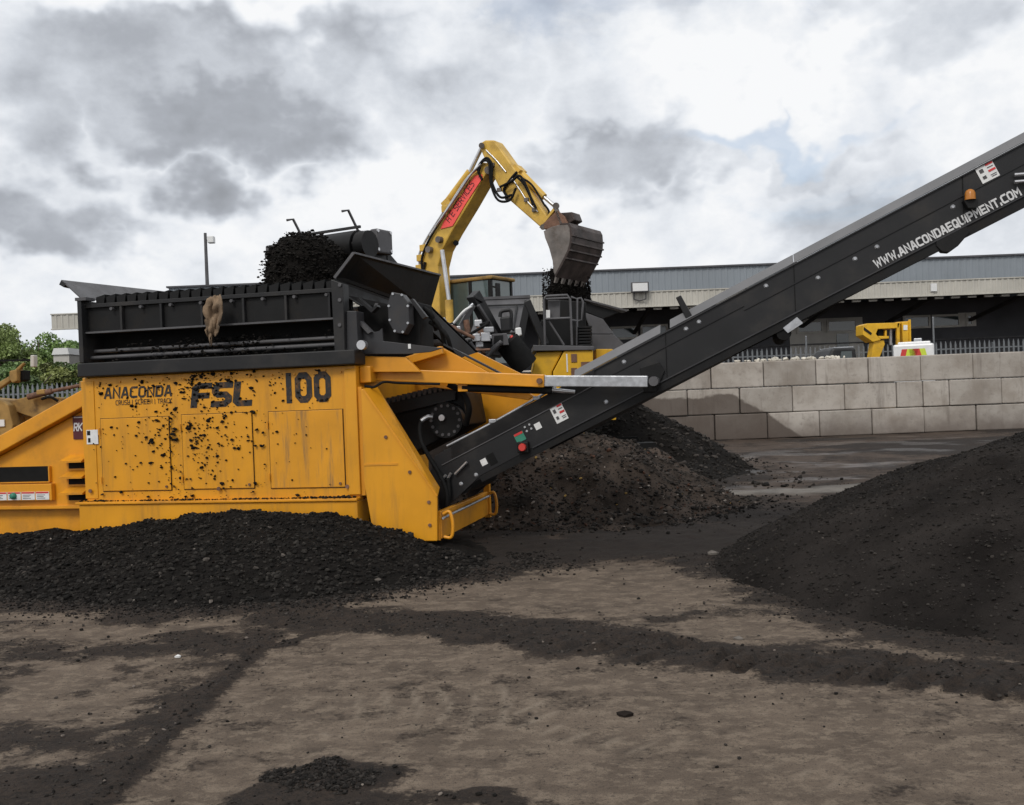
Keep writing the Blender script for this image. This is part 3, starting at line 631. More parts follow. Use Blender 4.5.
# ================================================================ warehouse
def build_warehouse():
    root = empty('warehouse', (0, 50, 0)); tag(root, 'long low warehouse with blue grey cladding and a cream canopy fascia', 'warehouse')
    xl, xr = -23.3, 42.0
    def corr(name, x0, x1, y, z0, z1, per, dep, m, parent=root):
        n = int((x1-x0)/per); vs = []; fs = []
        for i in range(n+1):
            for fx, d in ((0, 0), (.5, 0), (.6, dep), (.9, dep)):
                x = x0 + (i+fx)*per
                vs += [(x, y-d, z0), (x, y-d, z1)]
        for i in range(len(vs)//2-1): fs.append((2*i, 2*i+2, 2*i+3, 2*i+1))
        return MB().add(vs, fs).build(name, m, parent)
    corr('fascia_cladding', xl, xr, 0, 5.92, 6.62, .30, .035, M['cream'])
    mb = MB(); mb.box((xl, .02, 5.93), (xr, .12, 6.60)); mb.build('fascia_backing', M['cream'], root)
    mb = MB(); mb.box((xl-.03, -.06, 6.623), (xr, .16, 6.68)); mb.build('fascia_capping', M['cream'], root)
    mb = MB(); mb.box((xl-.03, -.05, 5.86), (xr, .14, 5.918)); mb.build('fascia_trim', M['cream'], root)
    # canopy roof and its underside
    mb = MB(); mb.add([(xl, .125, 6.45), (xr, .125, 6.45), (xr, 7.6, 6.75), (xl, 7.6, 6.75), (xl, .125, 6.36), (xr, .125, 6.36), (xr, 7.6, 6.66), (xl, 7.6, 6.66)], [(0, 1, 2, 3), (4, 7, 6, 5), (0, 4, 5, 1), (1, 5, 6, 2), (2, 6, 7, 3), (3, 7, 4, 0)]); mb.build('canopy_roof', M['soffit'], root)
    for i in range(9):
        y = .5 + i*.8; mb = MB(); mb.box((xl+.2, y, 6.14+.04*i*.8), (xr, y+.08, 6.34+.04*i*.8)); mb.build('purlin', M['soffit'], root)
    pf = None
    for i in range(14):
        if pf is None:
            mb = MB(); mb.bar((0, .3, 5.98), (0, 7.2, 5.0), .16, .18); mb.bar((0, .3, 6.06), (0, 7.2, 6.25), .12, .14); pf = mb.build('canopy_bracket', M['soffit'], root); o = pf
        else: o = pf.copy(); C.objects.link(o); o.parent = root
        o.location = (xl+1.2+i*4.9, 0, 0)
    sb = None
    for i in range(46):
        if sb is None: sb = MB().box((0, .3, 5.80), (.42, .44, 5.90)).build('gap_light_block', M['cream'], root); o = sb  # pale blocks stand in for daylight showing through gaps in the cladding
        else: o = sb.copy(); C.objects.link(o); o.parent = root
        o.location = (1.5+i*.85, 0, -.06)
    # upper cladding set back above the canopy, roof behind it
    corr('wall_cladding', -19.4, xr, 6.2, 6.72, 8.52, .36, .025, M['blueclad'])
    mb = MB(); mb.box((-19.4, 6.24, 6.77), (xr, 6.5, 8.50)); mb.build('cladding_backing', M['blueclad'], root)
    mb = MB(); mb.box((-19.5, 6.05, 8.523), (xr, 6.6, 8.62)); mb.build('eaves_flashing', M['darkwall'], root)
    mb = MB(); mb.add([(-19.4, 6.6, 8.55), (xr, 6.6, 8.55), (xr, 14, 9.0), (-19.4, 14, 9.0), (-19.4, 14, 0), (xr, 14, 0)], [(0, 1, 2, 3), (3, 2, 5, 4)]); mb.build('roof', M['blueclad'], root)
    # rear wall under the canopy
    mb = MB(); mb.box((-19.4, 7.3, 0), (xr, 7.5, 6.3)); mb.build('wall', M['darkwall'], root)
    mb = MB(); mb.box((-19.4, 7.51, 0), (-19.2, 13.95, 8.5)); mb.build('end_wall', M['darkwall'], root)
    y = 7.3
    def W(px, py): a = at(px, py, 57.3); return a.x, a.z
    x0, z0 = W(790, 350); x1, z1 = W(862, 317)
    mb = MB(); mb.box((x0, y-.05, 0), (x1, y-.003, z1)); mb.build('pale_office_panel', M['palewall'], root)
    for a, b, c, d in ((826, 320, 857, 332), (796, 321, 823, 333), (902, 316, 930, 328), (931, 315, 960, 327), (965, 314, 973, 326), (640, 325, 668, 337), (610, 327, 638, 339), (770, 322, 790, 334)):
        x0, z1 = W(a, b); x1, z0 = W(c, d)
        w = MB(); t = .12
        for q in (((x0, y-.14, z0), (x1, y-.055, z0+t)), ((x0, y-.14, z1-t), (x1, y-.055, z1)), ((x0, y-.139, z0+t), (x0+t, y-.056, z1-t)), ((x1-t, y-.139, z0+t), (x1, y-.056, z1-t))): w.box(*q)
        o = w.build('window', M['palewall'], root); MB().box((x0+t, y-.09, z0+t), (x1-t, y-.07, z1-t)).build('pane', M['glass'], o)
    x0, z1 = W(836, 334); x1, _ = W(848, 334); MB().box((x0, y-.10, .1), (x1, y-.055, z1)).build('door', M['glass'], root)
    x0, z1 = W(958, 313); x1, z0 = W(976, 326); MB().box((x0, y-.049, z0), (x1, y-.004, z1)).build('vent_panel', M['palewall'], root)
    for x0, x1 in ((1.5, 5.5), (7.0, 11.0), (25.5, 29.5), (31.0, 35.0)):
        sh = MB().box((x0, y-.06, .1), (x1, y-.004, 3.6)).build('roller_shutter', M['greymetal'], root)
        for k in range(12): MB().box((x0+.05, y-.085, .3+k*.27), (x1-.05, y-.062, .36+k*.27)).build('shutter_rib', M['darkwall'], sh)
    # horizontal rails along the dock
    for z in (2.2, 3.0, 3.9): MB().box((4.0, y-.2, z), (xr, y-.14, z+.07)).build('dock_rail', M['greymetal'], root)
    MB().box((at(930, 287, 50).x, -.12, 6.1), (at(936, 287, 50).x, -.05, 6.5)).build('wall_plaque', M['white'], root)
build_warehouse()
def floodlight():
    a = at(640, 292, 49.7); root = empty('floodlight', (a.x, 49.7, a.z)); tag(root, 'small floodlight fixed to the cream fascia of the warehouse', 'floodlight')
    MB().box((-.45, -.12, -.02), (.45, .10, .5)).build('housing', M['greymetal'], root, bev=.03); MB().box((-.38, -.14, .04), (.38, -.123, .44)).build('lens', M['white'], root)
    MB().tube([(-.3, .0, 0), (-.3, .1, -.35), (0, .2, -.42), (.3, .1, -.35), (.3, 0, 0)], .035, 8).build('bracket', M['greymetal'], root)
floodlight()
def lamp():
    a = at(207.5, 290, 68); t = at(205.5, 233, 68); root = empty('lamp_post', (a.x, 68, 0)); tag(root, 'tall thin lamp post with a single lamp, far behind the screening machine', 'lamp post')
    MB().tube([(0, 0, 0), (0, 0, t.z)], [.20, .10], 10).build('pole', M['greymetal'], root)
    MB().bar((0, 0, t.z-.55), (.32, 0, t.z-.5), .08, .08).build('bracket', M['greymetal'], root); MB().box((.18, -.25, t.z-.72), (.62, .25, t.z-.25)).build('lamp_head', M['white'], root, bev=.05)
lamp()

# ================================================================ trees
def tree(x, y, h, cr, label, seed, tint):
    rnd = np.random.default_rng(seed); root = empty('tree', (x, y, 0)); tag(root, label, 'tree', 'trees behind the left fence')
    mb = MB(); mb.tube([(0, 0, 0), (.1, 0, h*.3), (.05, .1, h*.6), (0, 0, h*.9)], [h*.03, h*.024, h*.014, .03], 8)
    for k in range(7):
        a = rnd.uniform(0, 6.28); z0 = h*rnd.uniform(.25, .6); l = cr*rnd.uniform(.6, .95)
        mb.tube([(0, 0, z0), (l*.5*math.cos(a), l*.5*math.sin(a), z0+h*.10), (l*math.cos(a), l*math.sin(a), z0+h*.26)], [h*.011, h*.008, .02], 6)
    mb.build('trunk', M['bark'], root)
    nc = 46; cl = rnd.normal(size=(nc, 3)); cl /= np.linalg.norm(cl, axis=1)[:, None]; cl *= rnd.uniform(.35, 1, (nc, 1)); cl = cl*np.array([cr, cr, h*.36]) + np.array([0, 0, h*.60])
    per = 420; n = nc*per; c = np.repeat(cl, per, 0); rad = np.repeat(rnd.uniform(.16, .34, nc)*cr, per)
    d = rnd.normal(size=(n, 3)); d /= np.linalg.norm(d, axis=1)[:, None]; p = c + d*(rad*rnd.random(n)**.4)[:, None]*np.array([1.1, 1.1, .8])
    t1 = rnd.normal(size=(n, 3)); t1 /= np.linalg.norm(t1, axis=1)[:, None]; t2 = np.cross(t1, rnd.normal(size=(n, 3))); t2 /= np.linalg.norm(t2, axis=1)[:, None]
    s_ = rnd.uniform(.06, .13, n)[:, None]
    V = np.stack([p-t1*s_, p+t2*s_*.6, p+t1*s_, p-t2*s_*.6], 1).reshape(-1, 3); Fc = np.arange(n*4).reshape(-1, 4)
    tn = 2.4*np.array(tint)[None]*np.repeat(rnd.uniform(.6, 1.4, nc), per)[:, None]*rnd.uniform(.75, 1.25, (n, 1))
    link('crown', fast_mesh('crown', V, Fc, {'tone': np.repeat(tn, 4, 0)}), M['leaf'], root)
for px, top, Y, cr, lab, sd_, ti in ((2, 318, 58, 2.3, 'tall pale green tree cut off by the left picture edge', 1, (.085, .11, .035)), (38, 334, 62, 2.8, 'broad green tree in the middle of the left row of trees', 2, (.055, .085, .024)),
        (70, 341, 66, 2.6, 'darker green tree beside the left end of the black screen box', 3, (.045, .075, .022)), (-28, 335, 60, 3.0, 'green tree mostly beyond the left picture edge', 4, (.06, .085, .026)), (98, 345, 72, 3.2, 'green tree half hidden behind the black screen box', 5, (.05, .08, .025)),
        (56, 360, 52, 1.7, 'low bushy light green tree just behind the left fence', 6, (.075, .085, .026)), (22, 360, 50, 1.7, 'low dark bush behind the left fence', 7, (.04, .062, .02)), (80, 358, 53, 1.7, 'low green bush against the left end of the screen box', 8, (.05, .075, .024)), (-14, 368, 50, 1.8, 'low bush beyond the fence at the left picture edge', 9, (.045, .07, .022))):
    a = at(px, top, Y); tree(a.x, Y, a.z*1.03, cr, lab, sd_, ti)
# pale shed between the trees
a = at(61, 352, 56); root = empty('shed', (a.x, 56, 0)); tag(root, 'small pale roofed shed glimpsed between the trees at the left', 'shed')
MB().box((-.45, 0, 0), (.45, 2, a.z-.15)).build('wall', M['palewall'], root); MB().prism([(-.5, a.z-.147), (.5, a.z-.147), (.42, a.z+.22), (-.36, a.z+.22)], -.1, 2.1).build('roof', M['white'], root)

# ================================================================ stroke lettering
GL = {'A': (4, [[(0, 0), (1.6, 6), (2.4, 6), (4, 0)], [(.75, 1.7), (3.25, 1.7)]]), 'N': (4, [[(0, 0), (0, 6), (4, 0), (4, 6)]]), 'C': (4, [[(4, 6), (1, 6), (0, 5), (0, 1), (1, 0), (4, 0)]]),
      'O': (4, [[(1, 0), (0, 1), (0, 5), (1, 6), (3, 6), (4, 5), (4, 1), (3, 0), (1, 0)]]), 'D': (4, [[(0, 0), (0, 6), (3, 6), (4, 5), (4, 1), (3, 0), (0, 0)]]),
      'R': (4, [[(0, 0), (0, 6), (3, 6), (4, 5), (4, 3.6), (3.2, 2.8), (0.5, 2.8)], [(2, 2.6), (4, 0)]]), 'U': (4, [[(0, 6), (0, 1), (1, 0), (3, 0), (4, 1), (4, 6)]]),
      'S': (4, [[(4, 6), (1, 6), (0, 5), (0, 4), (1, 3), (3, 3), (4, 2), (4, 1), (3, 0), (0, 0)]]), 'H': (4, [[(0, 0), (0, 6)], [(4, 0), (4, 6)], [(.5, 3), (3.5, 3)]]),
      'E': (3.8, [[(3.8, 6), (0, 6), (0, 0), (3.8, 0)], [(.5, 3), (3.3, 3)]]), 'T': (4, [[(0, 6), (4, 6)], [(2, 5.5), (2, 0)]]), 'K': (4, [[(0, 0), (0, 6)], [(4, 6), (.8, 3), (4, 0)]]),
      'W': (5.4, [[(0, 6), (1.2, 0), (2.7, 4.6), (4.2, 0), (5.4, 6)]]), '.': (.4, [[(.2, -.3), (.2, .9)]]), 'Q': (4, [[(1, 0), (0, 1), (0, 5), (1, 6), (3, 6), (4, 5), (4, 1), (3, 0), (1, 0)], [(2.5, 1.6), (4.3, -.6)]]),
      'I': (.6, [[(.3, 0), (.3, 6)]]), 'P': (4, [[(0, 0), (0, 6), (3, 6), (4, 5), (4, 3.6), (3.2, 2.6), (.5, 2.6)]]), 'M': (4.6, [[(0, 0), (0, 6), (2.3, 2.4), (4.6, 6), (4.6, 0)]]),
      'F': (3.6, [[(3.8, 6), (.8, 6), (0, 5.2), (0, 0)], [(.5, 2.9), (3.3, 2.9)]]), 'L': (3.4, [[(0, 6), (0, .8), (.8, 0), (3.6, 0)]]), '1': (1.0, [[(.5, 0), (.5, 6)]]), '0': (3.6, [[(1, 0), (0, 1), (0, 5), (1, 6), (2.6, 6), (3.6, 5), (3.6, 1), (2.6, 0), (1, 0)]]),
      'V': (4, [[(0, 6), (2, 0), (4, 6)]]), '|': (.3, [[(.15, -.5), (.15, 6)]]), ' ': (1.6, [])}
def text_shapes(word, wt, gap=1.7):
    """list of quads (unit grid) for a word and its total width"""
    quads = []; x = 0; lay = 0
    for ch in word:
        w, strokes = GL[ch]
        for st in strokes:
            closed = st[0] == st[-1]; n = len(st); P = [Vector(p) for p in st]; offs = []
            for i in range(n):
                a = P[i-1] if i > 0 else (P[-2] if closed else None); b = P[i+1] if i < n-1 else (P[1] if closed else None)
                d1 = (P[i]-a).normalized() if a is not None else None; d2 = (b-P[i]).normalized() if b is not None else None
                if d1 is None: nn = Vector((-d2.y, d2.x))
                elif d2 is None: nn = Vector((-d1.y, d1.x))
                else:
                    n1 = Vector((-d1.y, d1.x)); n2 = Vector((-d2.y, d2.x)); s_ = n1+n2
                    nn = n1 if s_.length < .2 else s_.normalized()/max(.55, s_.normalized().dot(n1))
                offs.append(nn*wt/2)
            ext = [p.copy() for p in P]
            if not closed:
                ext[0] -= (P[1]-P[0]).normalized()*wt*.5; ext[-1] += (P[-1]-P[-2]).normalized()*wt*.5
            for i in range(n-1):
                quads.append(([(ext[i]+offs[i]), (ext[i]-offs[i]), (ext[i+1]-offs[i+1]), (ext[i+1]+offs[i+1])], x, lay))
            lay += 1
        x += w + gap
    return quads, x-gap
def lettering(name, word, org, ax, ay, width, height, m, parent, wt=1.15, gap=1.7, shear=0.0, label=None):
    """word laid on a plane: org lower-left corner, ax/ay unit axes, lifted off by a film's thickness per stroke"""
    q, tw = text_shapes(word, wt, gap); ax = Vector(ax).normalized(); ay = Vector(ay).normalized(); nrm = ax.cross(ay).normalized(); mb = MB(); org = Vector(org)
    for pts, x, lay in q:
        vs = []
        for p_ in pts:
            u = (p_.x + x + shear*p_.y)/tw*width; v = p_.y/6*height
            vs.append(org + ax*u + ay*v + nrm*(.0025 + .0004*(lay % 3)))
        mb.add(vs, [(0, 1, 2, 3)])
    me = bpy.data.meshes.new(name); me.from_pydata(mb.v, [], mb.f); o = link(name, me, m, parent)
    if label: o['label'] = label
    return o

# ================================================================ SCREENING MACHINE
O = at(357, 497, 10.35); S = Frame((O.x, O.y), 13.0)
def screener():
    root = S.empty('screening_machine'); P = S.P; P3 = S.P3
    tag(root, 'large orange and black screening machine with a long charcoal discharge conveyor', 'screening machine')
    W = 2.4
    # --- body
    MB().box((-3.27, .02, .62), (.03, W, 2.03)).build('body_shell', M['orange'], root, bev=.012)
    for (a, b, c, d) in ((100, 419, 171, 490), (181, 415, 254, 488), (268, 412, 345, 487)):
        u0, z1 = P(a, b); u1, z0 = P(c, d)
        MB().box((u0-.006, .011, z0-.006), (u1+.006, .0195, z1+.006)).build('door_seal', M['black'], root)
        o = MB().box((u0, .004, z0), (u1, .03, z1)).build('door_panel', M['scuffed' if a == 268 else 'orange'], root, bev=.005)
        if a == 268: o['label'] = 'scuffed door panel with grey rubbed streaks'
        for zz_ in (z0+.12, z1-.14): MB().cyl((u0-.010, -.012, zz_-.04), (u0-.010, -.012, zz_+.04), .011, 8).build('hinge', M['orange2'], o)
        MB().cyl((u1-.05, -.012, z0+.04), (u1-.05, .0, z0+.04), .014, 8).build('latch', M['rust'], o)
    MB().box((-.09, -.012, .66), (.045, .018, 1.99)).build('corner_post', M['orange'], root, bev=.01)
    MB().box((-3.28, .010, .66), (-3.12, .019, 1.99)).build('corner_post', M['orange'], root, bev=.01)
    MB().box((-3.34, -.10, .604), (.035, .10, .632)).build('ledge', M['orange2'], root, bev=.006)
    MB().box((-3.31, -.075, .16), (.03, W-.1, .60)).build('skirt', M['orange'], root, bev=.012)
    for u in (-3.2, -1.6, -.1): MB().cyl((u, -.02, .75), (u, -.010, .75), .022, 10).build('bolt', M['rust'], root)
    for i in range(12): MB().cyl((-3.05+i*.265, .006, 1.965), (-3.05+i*.265, .02, 1.965), .012, 8).build('bolt', M['orange2'], root)
    # soil caught on the ledge and dirt splashed over the panels
    n = 420; u = RNG.uniform(-3.3, .0, n); g = np.stack([u, RNG.uniform(-.095, -.02, n), np.full(n, .637)], 1); s_ = (.008+.016*RNG.random(n))*(.35+.75*fbm(u, u*0, 2.5, 2, 5)); g[:, 2] += s_*.4
    rocks('soil_on_ledge', g, s_, tones(n, .01, .03), M['soilclod'], root)
    n = 1300; uc = RNG.normal(-1.85, .36, n); uc = np.where(RNG.random(n) < .25, RNG.uniform(-3.2, -.2, n), uc); uc = np.clip(uc, -3.2, -.3)
    zc = np.where(RNG.random(n) < .16, RNG.uniform(1.85, 2.02, n), RNG.uniform(.66, 2.0, n)); keep = (RNG.random(n) < np.where(zc < 1.2, .6, 1.0)); uc = uc[keep]; zc = zc[keep]; clump = fbm(uc, zc, 5.5, 3, 17); kk = RNG.random(len(uc)) < sstep(clump, .36, .62)+.12; uc = uc[kk]; zc = zc[kk]; n = len(uc)
    s_ = .007 + .019*RNG.random(n)**2.6
    rocks('splashed_soil', np.stack([uc, np.where(zc > 1.58, .014, -.004), zc], 1), s_, tones(n, .008, .02), M['soilclod'], root)
    # --- lettering
    a = P3(104, 398); b = P3(170, 395); lettering('logo_lettering', 'ANACONDA', (a[0], -.0, a[2]), (1, 0, 0), (0, 0, 1), b[0]-a[0], .105, M['print'], root, wt=1.35, gap=1.9, shear=.10)
    a = P3(115, 405); b = P3(171, 402); lettering('slogan_lettering', 'CRUSH | SCREEN | TRACK', (a[0], .0185, a[2]), (1, 0, 0), (0, 0, 1), b[0]-a[0], .048, M['print'], root, wt=1.0, gap=1.9)
    bpy.data.objects['logo_lettering'].location.y = .0185
    a = P3(193, 405); b = P3(247, 400); lettering('model_lettering', 'FSL', (a[0], .0185, a[2]), (1, 0, 0), (0, 0, 1), b[0]-a[0], .205, M['print'], root, wt=1.9, gap=2.2, shear=.12)
    a = P3(287, 400); b = P3(328, 397); lettering('model_lettering', '100', (a[0], .0185, a[2]), (1, 0, 0), (0, 0, 1), b[0]-a[0], .255, M['print'], root, wt=1.7, gap=2.3)
    # labels left of the panels
    u0, z1 = P(86, 430); u1, z0 = P(98, 444); lb = MB().box((u0, .004, z0), (u1, .008, z1)).build('warning_label', M['white'], root)
    MB().box((u0+.01, .001, z1-.06), (u0+.05, .0035, z1-.01)).build('label_mark', M['black'], lb); MB().box((u0+.02, .001, z0+.02), (u0+.05, .0035, z0+.07)).build('label_mark', M['black'], lb)
    # --- left engine housing
    v = .10; pl = lambda x, y: P(x, y, v)
    sl = (P(88, 388, v)[1]-P(0, 437, v)[1])/(P(88, 388, v)[0]-P(0, 437, v)[0]); uA, zA = P(88, 388, v)
    top = lambda u_: zA + sl*(u_-uA)
    MB().prism([(-3.26, top(-3.26)-.20), (-3.26, .56), (-6.0, .56), (-6.0, top(-6.0)-.20)], .16, W-.1).build('engine_housing', M['orange2'], root, bev=.01)
    MB().prism([(-3.262, top(-3.262)), (-3.262, top(-3.262)-.195), (-6.05, top(-6.05)-.195), (-6.05, top(-6.05))], .04, W-.05).build('sloping_beam', M['orange2'], root, bev=.012)
    MB().box((-6.02, .13, .535), (-3.345, .30, .575)).build('sill', M['orange2'], root, bev=.006)
    MB().box((-6.0, .25, .12), (-3.345, W-.2, .53)).build('sill_panel', M['orange2'], root)
    u1, z1 = P(50, 466, .16); u1b, z0 = P(50, 481, .16); MB().box((-4.9, .145, z0), (u1, .175, z1)).build('vent_slot', M['rubber'], root)
    MB().box((-4.92, .12, z0-.012), (u1+.015, .158, z0-.002)).build('slot_rim', M['orange2'], root); MB().box((u1+.003, .12, z0), (u1+.018, .158, z1)).build('slot_rim', M['orange2'], root)
    u2, zt = P(54, 482, .14); _, zb = P(54, 500, .14); cp = MB().box((-4.92, .09, zb), (u2, .158, zt-.015)).build('label_tray', M['orange2'], root, bev=.006)
    for k in range(6):
        x1 = u2-.03-k*.19; q = MB().box((x1-.175, .083, zb+.012), (x1, .0895, zb+.105)).build('instruction_label', M['white'], root)
        MB().box((x1-.17, .081, zb+.085), (x1-.005, .0828, zb+.103)).build('label_band', M['red'], q)
        for j in range(3): MB().box((x1-.16, .081, zb+.028+j*.018), (x1-.05-.02*(j % 2), .0828, zb+.034+j*.018)).build('label_line', M['greymetal'], q)
        if k == 2: MB().tube([(x1-.09, .082, zb+.06), (x1-.09, .05, zb+.06), (x1-.09, .04, zb+.06)], [.04, .035, .015], 12).build('plug', M['green'], root)
    for (py, pb) in ((456, 463), (472, 479), (487.5, 495)):
        u0, z0 = P(58, pb, .02); u1 = -3.33; MB().prism([(u0, z0), (u1, z0), (u1, z0+.016), (u0, z0+.016)], .02, .16).build('louvre', M['orange2'], root)
        mb = MB(); mb.add([(u0+.01, .035, z0+.02), (u1, .035, z0+.02), (u1, .16, z0+.085), (u0+.05, .16, z0+.085), (u0+.01, .035, z0+.017), (u1, .035, z0+.017), (u1, .16, z0+.017), (u0+.05, .16, z0+.017)],
                          [(0, 1, 2, 3), (0, 4, 5, 1), (1, 5, 6, 2), (3, 7, 4, 0), (2, 6, 7, 3)]); mb.build('louvre_hood', M['orange2'], root)
        MB().box((u0+.04, .148, z0-.075), (u1, .1595, z0-.004)).build('louvre_opening', M['rubber'], root)
    u0, z1 = P(72, 416, .14); u1, z0 = P(84, 439, .14); q = MB().box((u0, .148, z0), (u1+.04, .158, z1)).build('dealer_label', M['maroon'], root)
    lettering('label_lettering', 'RK', (u0+.015, .147, z0+.10), (1, 0, 0), (0, 0, 1), .10, .08, M['printw'], q, wt=1.3, gap=1.6, shear=.15)
    MB().box((u0+.02, .145, z1-.025), (u1, .147, z1-.012)).build('label_line', M['printw'], q)
    # --- screen box
    MB().box((-3.24, -.10, 2.035), (.075, .22, 2.19)).build('base_rail', M['charcoal'], root, bev=.012)
    MB().box((-3.22, W-.2, 2.035), (.06, W+.05, 2.19)).build('base_rail', M['charcoal'], root, bev=.012)
    MB().box((-3.19, .34, 2.195), (-.12, .40, 2.86)).build('inner_side', M['rubber'], root)
    MB().box((-3.19, W-.06, 2.195), (-.12, W, 2.86)).build('side_wall', M['black'], root)
    MB().box((-3.245, -.05, 2.195), (-3.19, W, 2.90)).build('end_plate', M['charcoal'], root, bev=.008)
    MB().box((-3.195, .02, 2.815), (-.12, .14, 2.86)).build('channel_flange', M['charcoal'], root, bev=.004)
    MB().box((-3.19, .06, 2.545), (-.12, .10, 2.815)).build('side_channel', M['black'], root)
    MB().box((-3.19, .0, 2.525), (-.12, .14, 2.545)).build('ledge_angle', M['greymetal'], root)
    tf = None; nt_ = 22
    for i in range(nt_):
        u = -3.07 + i*(2.93/nt_)
        if tf is None: tf = MB().prism([(0, 0), (.100, 0), (.118, .098), (0, .070)], 0, .26).build('screen_tooth', M['black'], root); o = tf
        else: o = tf.copy(); C.objects.link(o); o.parent = root
        o.location = (u, .05, 2.862)
    for i in range(8):
        MB().cyl((-2.85+i*.37, -.002, 2.79), (-2.85+i*.37, .06, 2.79), .018, 8).build('bolt', M['greymetal'], root)
    for z_, vv in ((2.33, .16), (2.255, .10)):
        MB().cyl((-3.19, vv, z_), (-.13, vv, z_+.01), .022, 10).build('side_rod', M['greymetal'], root)
    for i in range(6): MB().box((-2.75+i*.5, .015, 2.548), (-2.725+i*.5, .058, 2.812)).build('stiffener', M['charcoal'], root)
    MB().box((-3.19, .005, 2.66), (-.12, .055, 2.675)).build('stiffener', M['charcoal'], root) if False else None
    # dark clogged soil in the box
    n = 420; u = RNG.normal(-1.7, .55, n); u = np.clip(u, -3.1, -.2); g = np.stack([u, RNG.uniform(.02, .32, n), 2.20+.22*RNG.random(n)**1.5], 1); rocks('clogged_soil', g, .008+.02*RNG.random(n), tones(n, .008, .025), M['soilclod'], root)
    # flared end flaps
    a = (-3.46, -.02, 3.14); b = (-3.215, -.02, 2.92)
    MB().plate([a, b, P3(196, 313, 2.5), P3(178, 293.5, 2.5)], .012).build('end_flap', M['greymetal'], root)['label'] = 'flared flap at the left end of the screen box, sky light put into its grey'  # sky light falling on this flap is put into its grey material
    MB().plate([a, (-3.40, -.02, 3.105), (-3.40, .3, 3.09), (-3.46, .3, 3.125)], -.05).build('flap_rim', M['charcoal'], root)
    MB().box((-3.26, -.06, 2.895), (-3.12, .10, 2.93)).build('hinge_block', M['greymetal'], root)
    a = P3(354, 253, .0); b = P3(335, 278, .0)
    f = MB().plate([(b[0], -.0, b[2]), (a[0], -.0, a[2]), P3(440, 276, 2.3), P3(430, 312, 2.3)], .014).build('end_flap', M['black'], root); f['label'] = 'flared flap at the right end of the screen box, underside shade put into its black'  # shade on this flap's underside is put into its black material
    MB().bar((a[0], -.01, a[2]), P3(440, 275, 2.3), .03, .02).build('flap_edge', M['greymetal'], f)
    MB().bar((a[0], -.012, a[2]), (b[0], -.012, b[2]), .02, .03).build('flap_edge', M['greymetal'], f)
    # lower lip of the flap, curling in
    MB().plate([(b[0], .02, b[2]-.01), P3(430, 313, 2.3), P3(425, 345, 2.3), (b[0]+.05, .02, b[2]-.16)], .012).build('chute_plate', M['black'], root)
    # right end of the box
    e = MB().prism([P(333, 280), P(345, 284), P(347, 354), P(337, 354)], -.06, .10).build('end_plate', M['charcoal'], root, bev=.006)
    for py in (285, 300, 325): q = P3(340, py, -.06); MB().cyl((q[0], -.075, q[2]), (q[0], -.06, q[2]), .02, 8).build('bolt', M['greymetal'], root)
    MB().box((-.10, .47, 2.20), (.62, .95, 2.70)).build('vibrator_housing', M['rubber'], root, bev=.02)
    MB().prism([P(347, 311, .02), P(357, 311, .02), P(359, 352, .02), P(347, 352, .02)], .0, .22).build('post', M['midgrey'], root, bev=.008)
    q = P3(362, 345, .0); MB().cyl((q[0], -.03, q[2]), (q[0], .05, q[2]), .05, 14).build('pivot_pin', M['steel'], root)
    q = P3(342, 348, .0); MB().cyl((q[0], -.04, q[2]), (q[0], .05, q[2]), .055, 14).build('spring', M['greymetal'], root)
    vb = .16
    MB().prism([P(355, 318, vb), P(370, 333, vb), P(379, 331, vb), P(382, 328, vb), P(383, 341, vb), P(425, 346, vb), P(443, 348, vb), P(430, 352, vb), P(408, 354, vb), P(356, 354, vb)], vb, vb+.03).build('support_bracket', M['midgrey'], root, bev=.004)
    MB().prism([P(355, 318, vb), P(357, 316, vb), P(373, 332, vb), P(370, 334, vb)], vb-.06, vb+.05).build('bracket_flange', M['greymetal'], root)
    MB().plate([P3(375, 303, .3), P3(378, 303, .3), P3(375, 312, .3), P3(372, 312, .3)], .02).build('strap', M['greymetal'], root)
    MB().prism([P(360, 298, .25), P(373, 309, .25), P(378, 305, .25), P(379, 307, .25), P(373, 313, .25), P(359, 300, .25)], .2, .3).build('bracket_arm', M['charcoal'], root)
    oc = [P(x, y, .30) for x, y in ((392, 292), (402, 294), (409, 303), (410, 324), (404, 334), (395, 333), (389, 322), (388, 303))]
    cv = MB().prism(oc, .28, .45).build('drive_cover', M['midgrey'], root, bev=.008)
    for x, y in ((393, 294), (402, 295), (408, 306), (408, 323), (403, 332), (395, 331), (390, 320), (389, 306)): q = P3(x, y, .28); MB().cyl((q[0], .268, q[2]), (q[0], .28, q[2]), .014, 8).build('bolt', M['galv'], cv)
    u0, z1 = P(408, 344, .15); MB().box((u0, .148, z1-.05), (u0+.03, .156, z1)).build('data_plate', M['white'], root)
    MB().prism([P(411, 300, .4), P(414, 299, .4), P(428, 317, .4), P(424, 319, .4)], .35, .42).build('brace', M['charcoal'], root)
    for k, (x0, y0, x1, y1) in enumerate(((418, 305, 436, 330), (424, 312, 445, 345), (430, 322, 452, 352))):
        MB().tube(curve_pts([P3(x0, y0, .7), P3((x0+x1)/2+4, (y0+y1)/2-4, .6), P3(x1, y1, .7)], 5), .025, 8).build('hydraulic_hose', M['rubber'], root)
    # --- orange rear frame right of the body
    MB().box((.035, .12, 1.98), (1.0, .20, 2.06)).build('top_rail', M['orange2'], root, bev=.01) if False else None
    MB().prism([P(356, 356, .2), P(405, 357, .2), P(420, 372, .2), P(356, 372, .2)], .2, .28).build('rail_plate', M['orange2'], root, bev=.006)
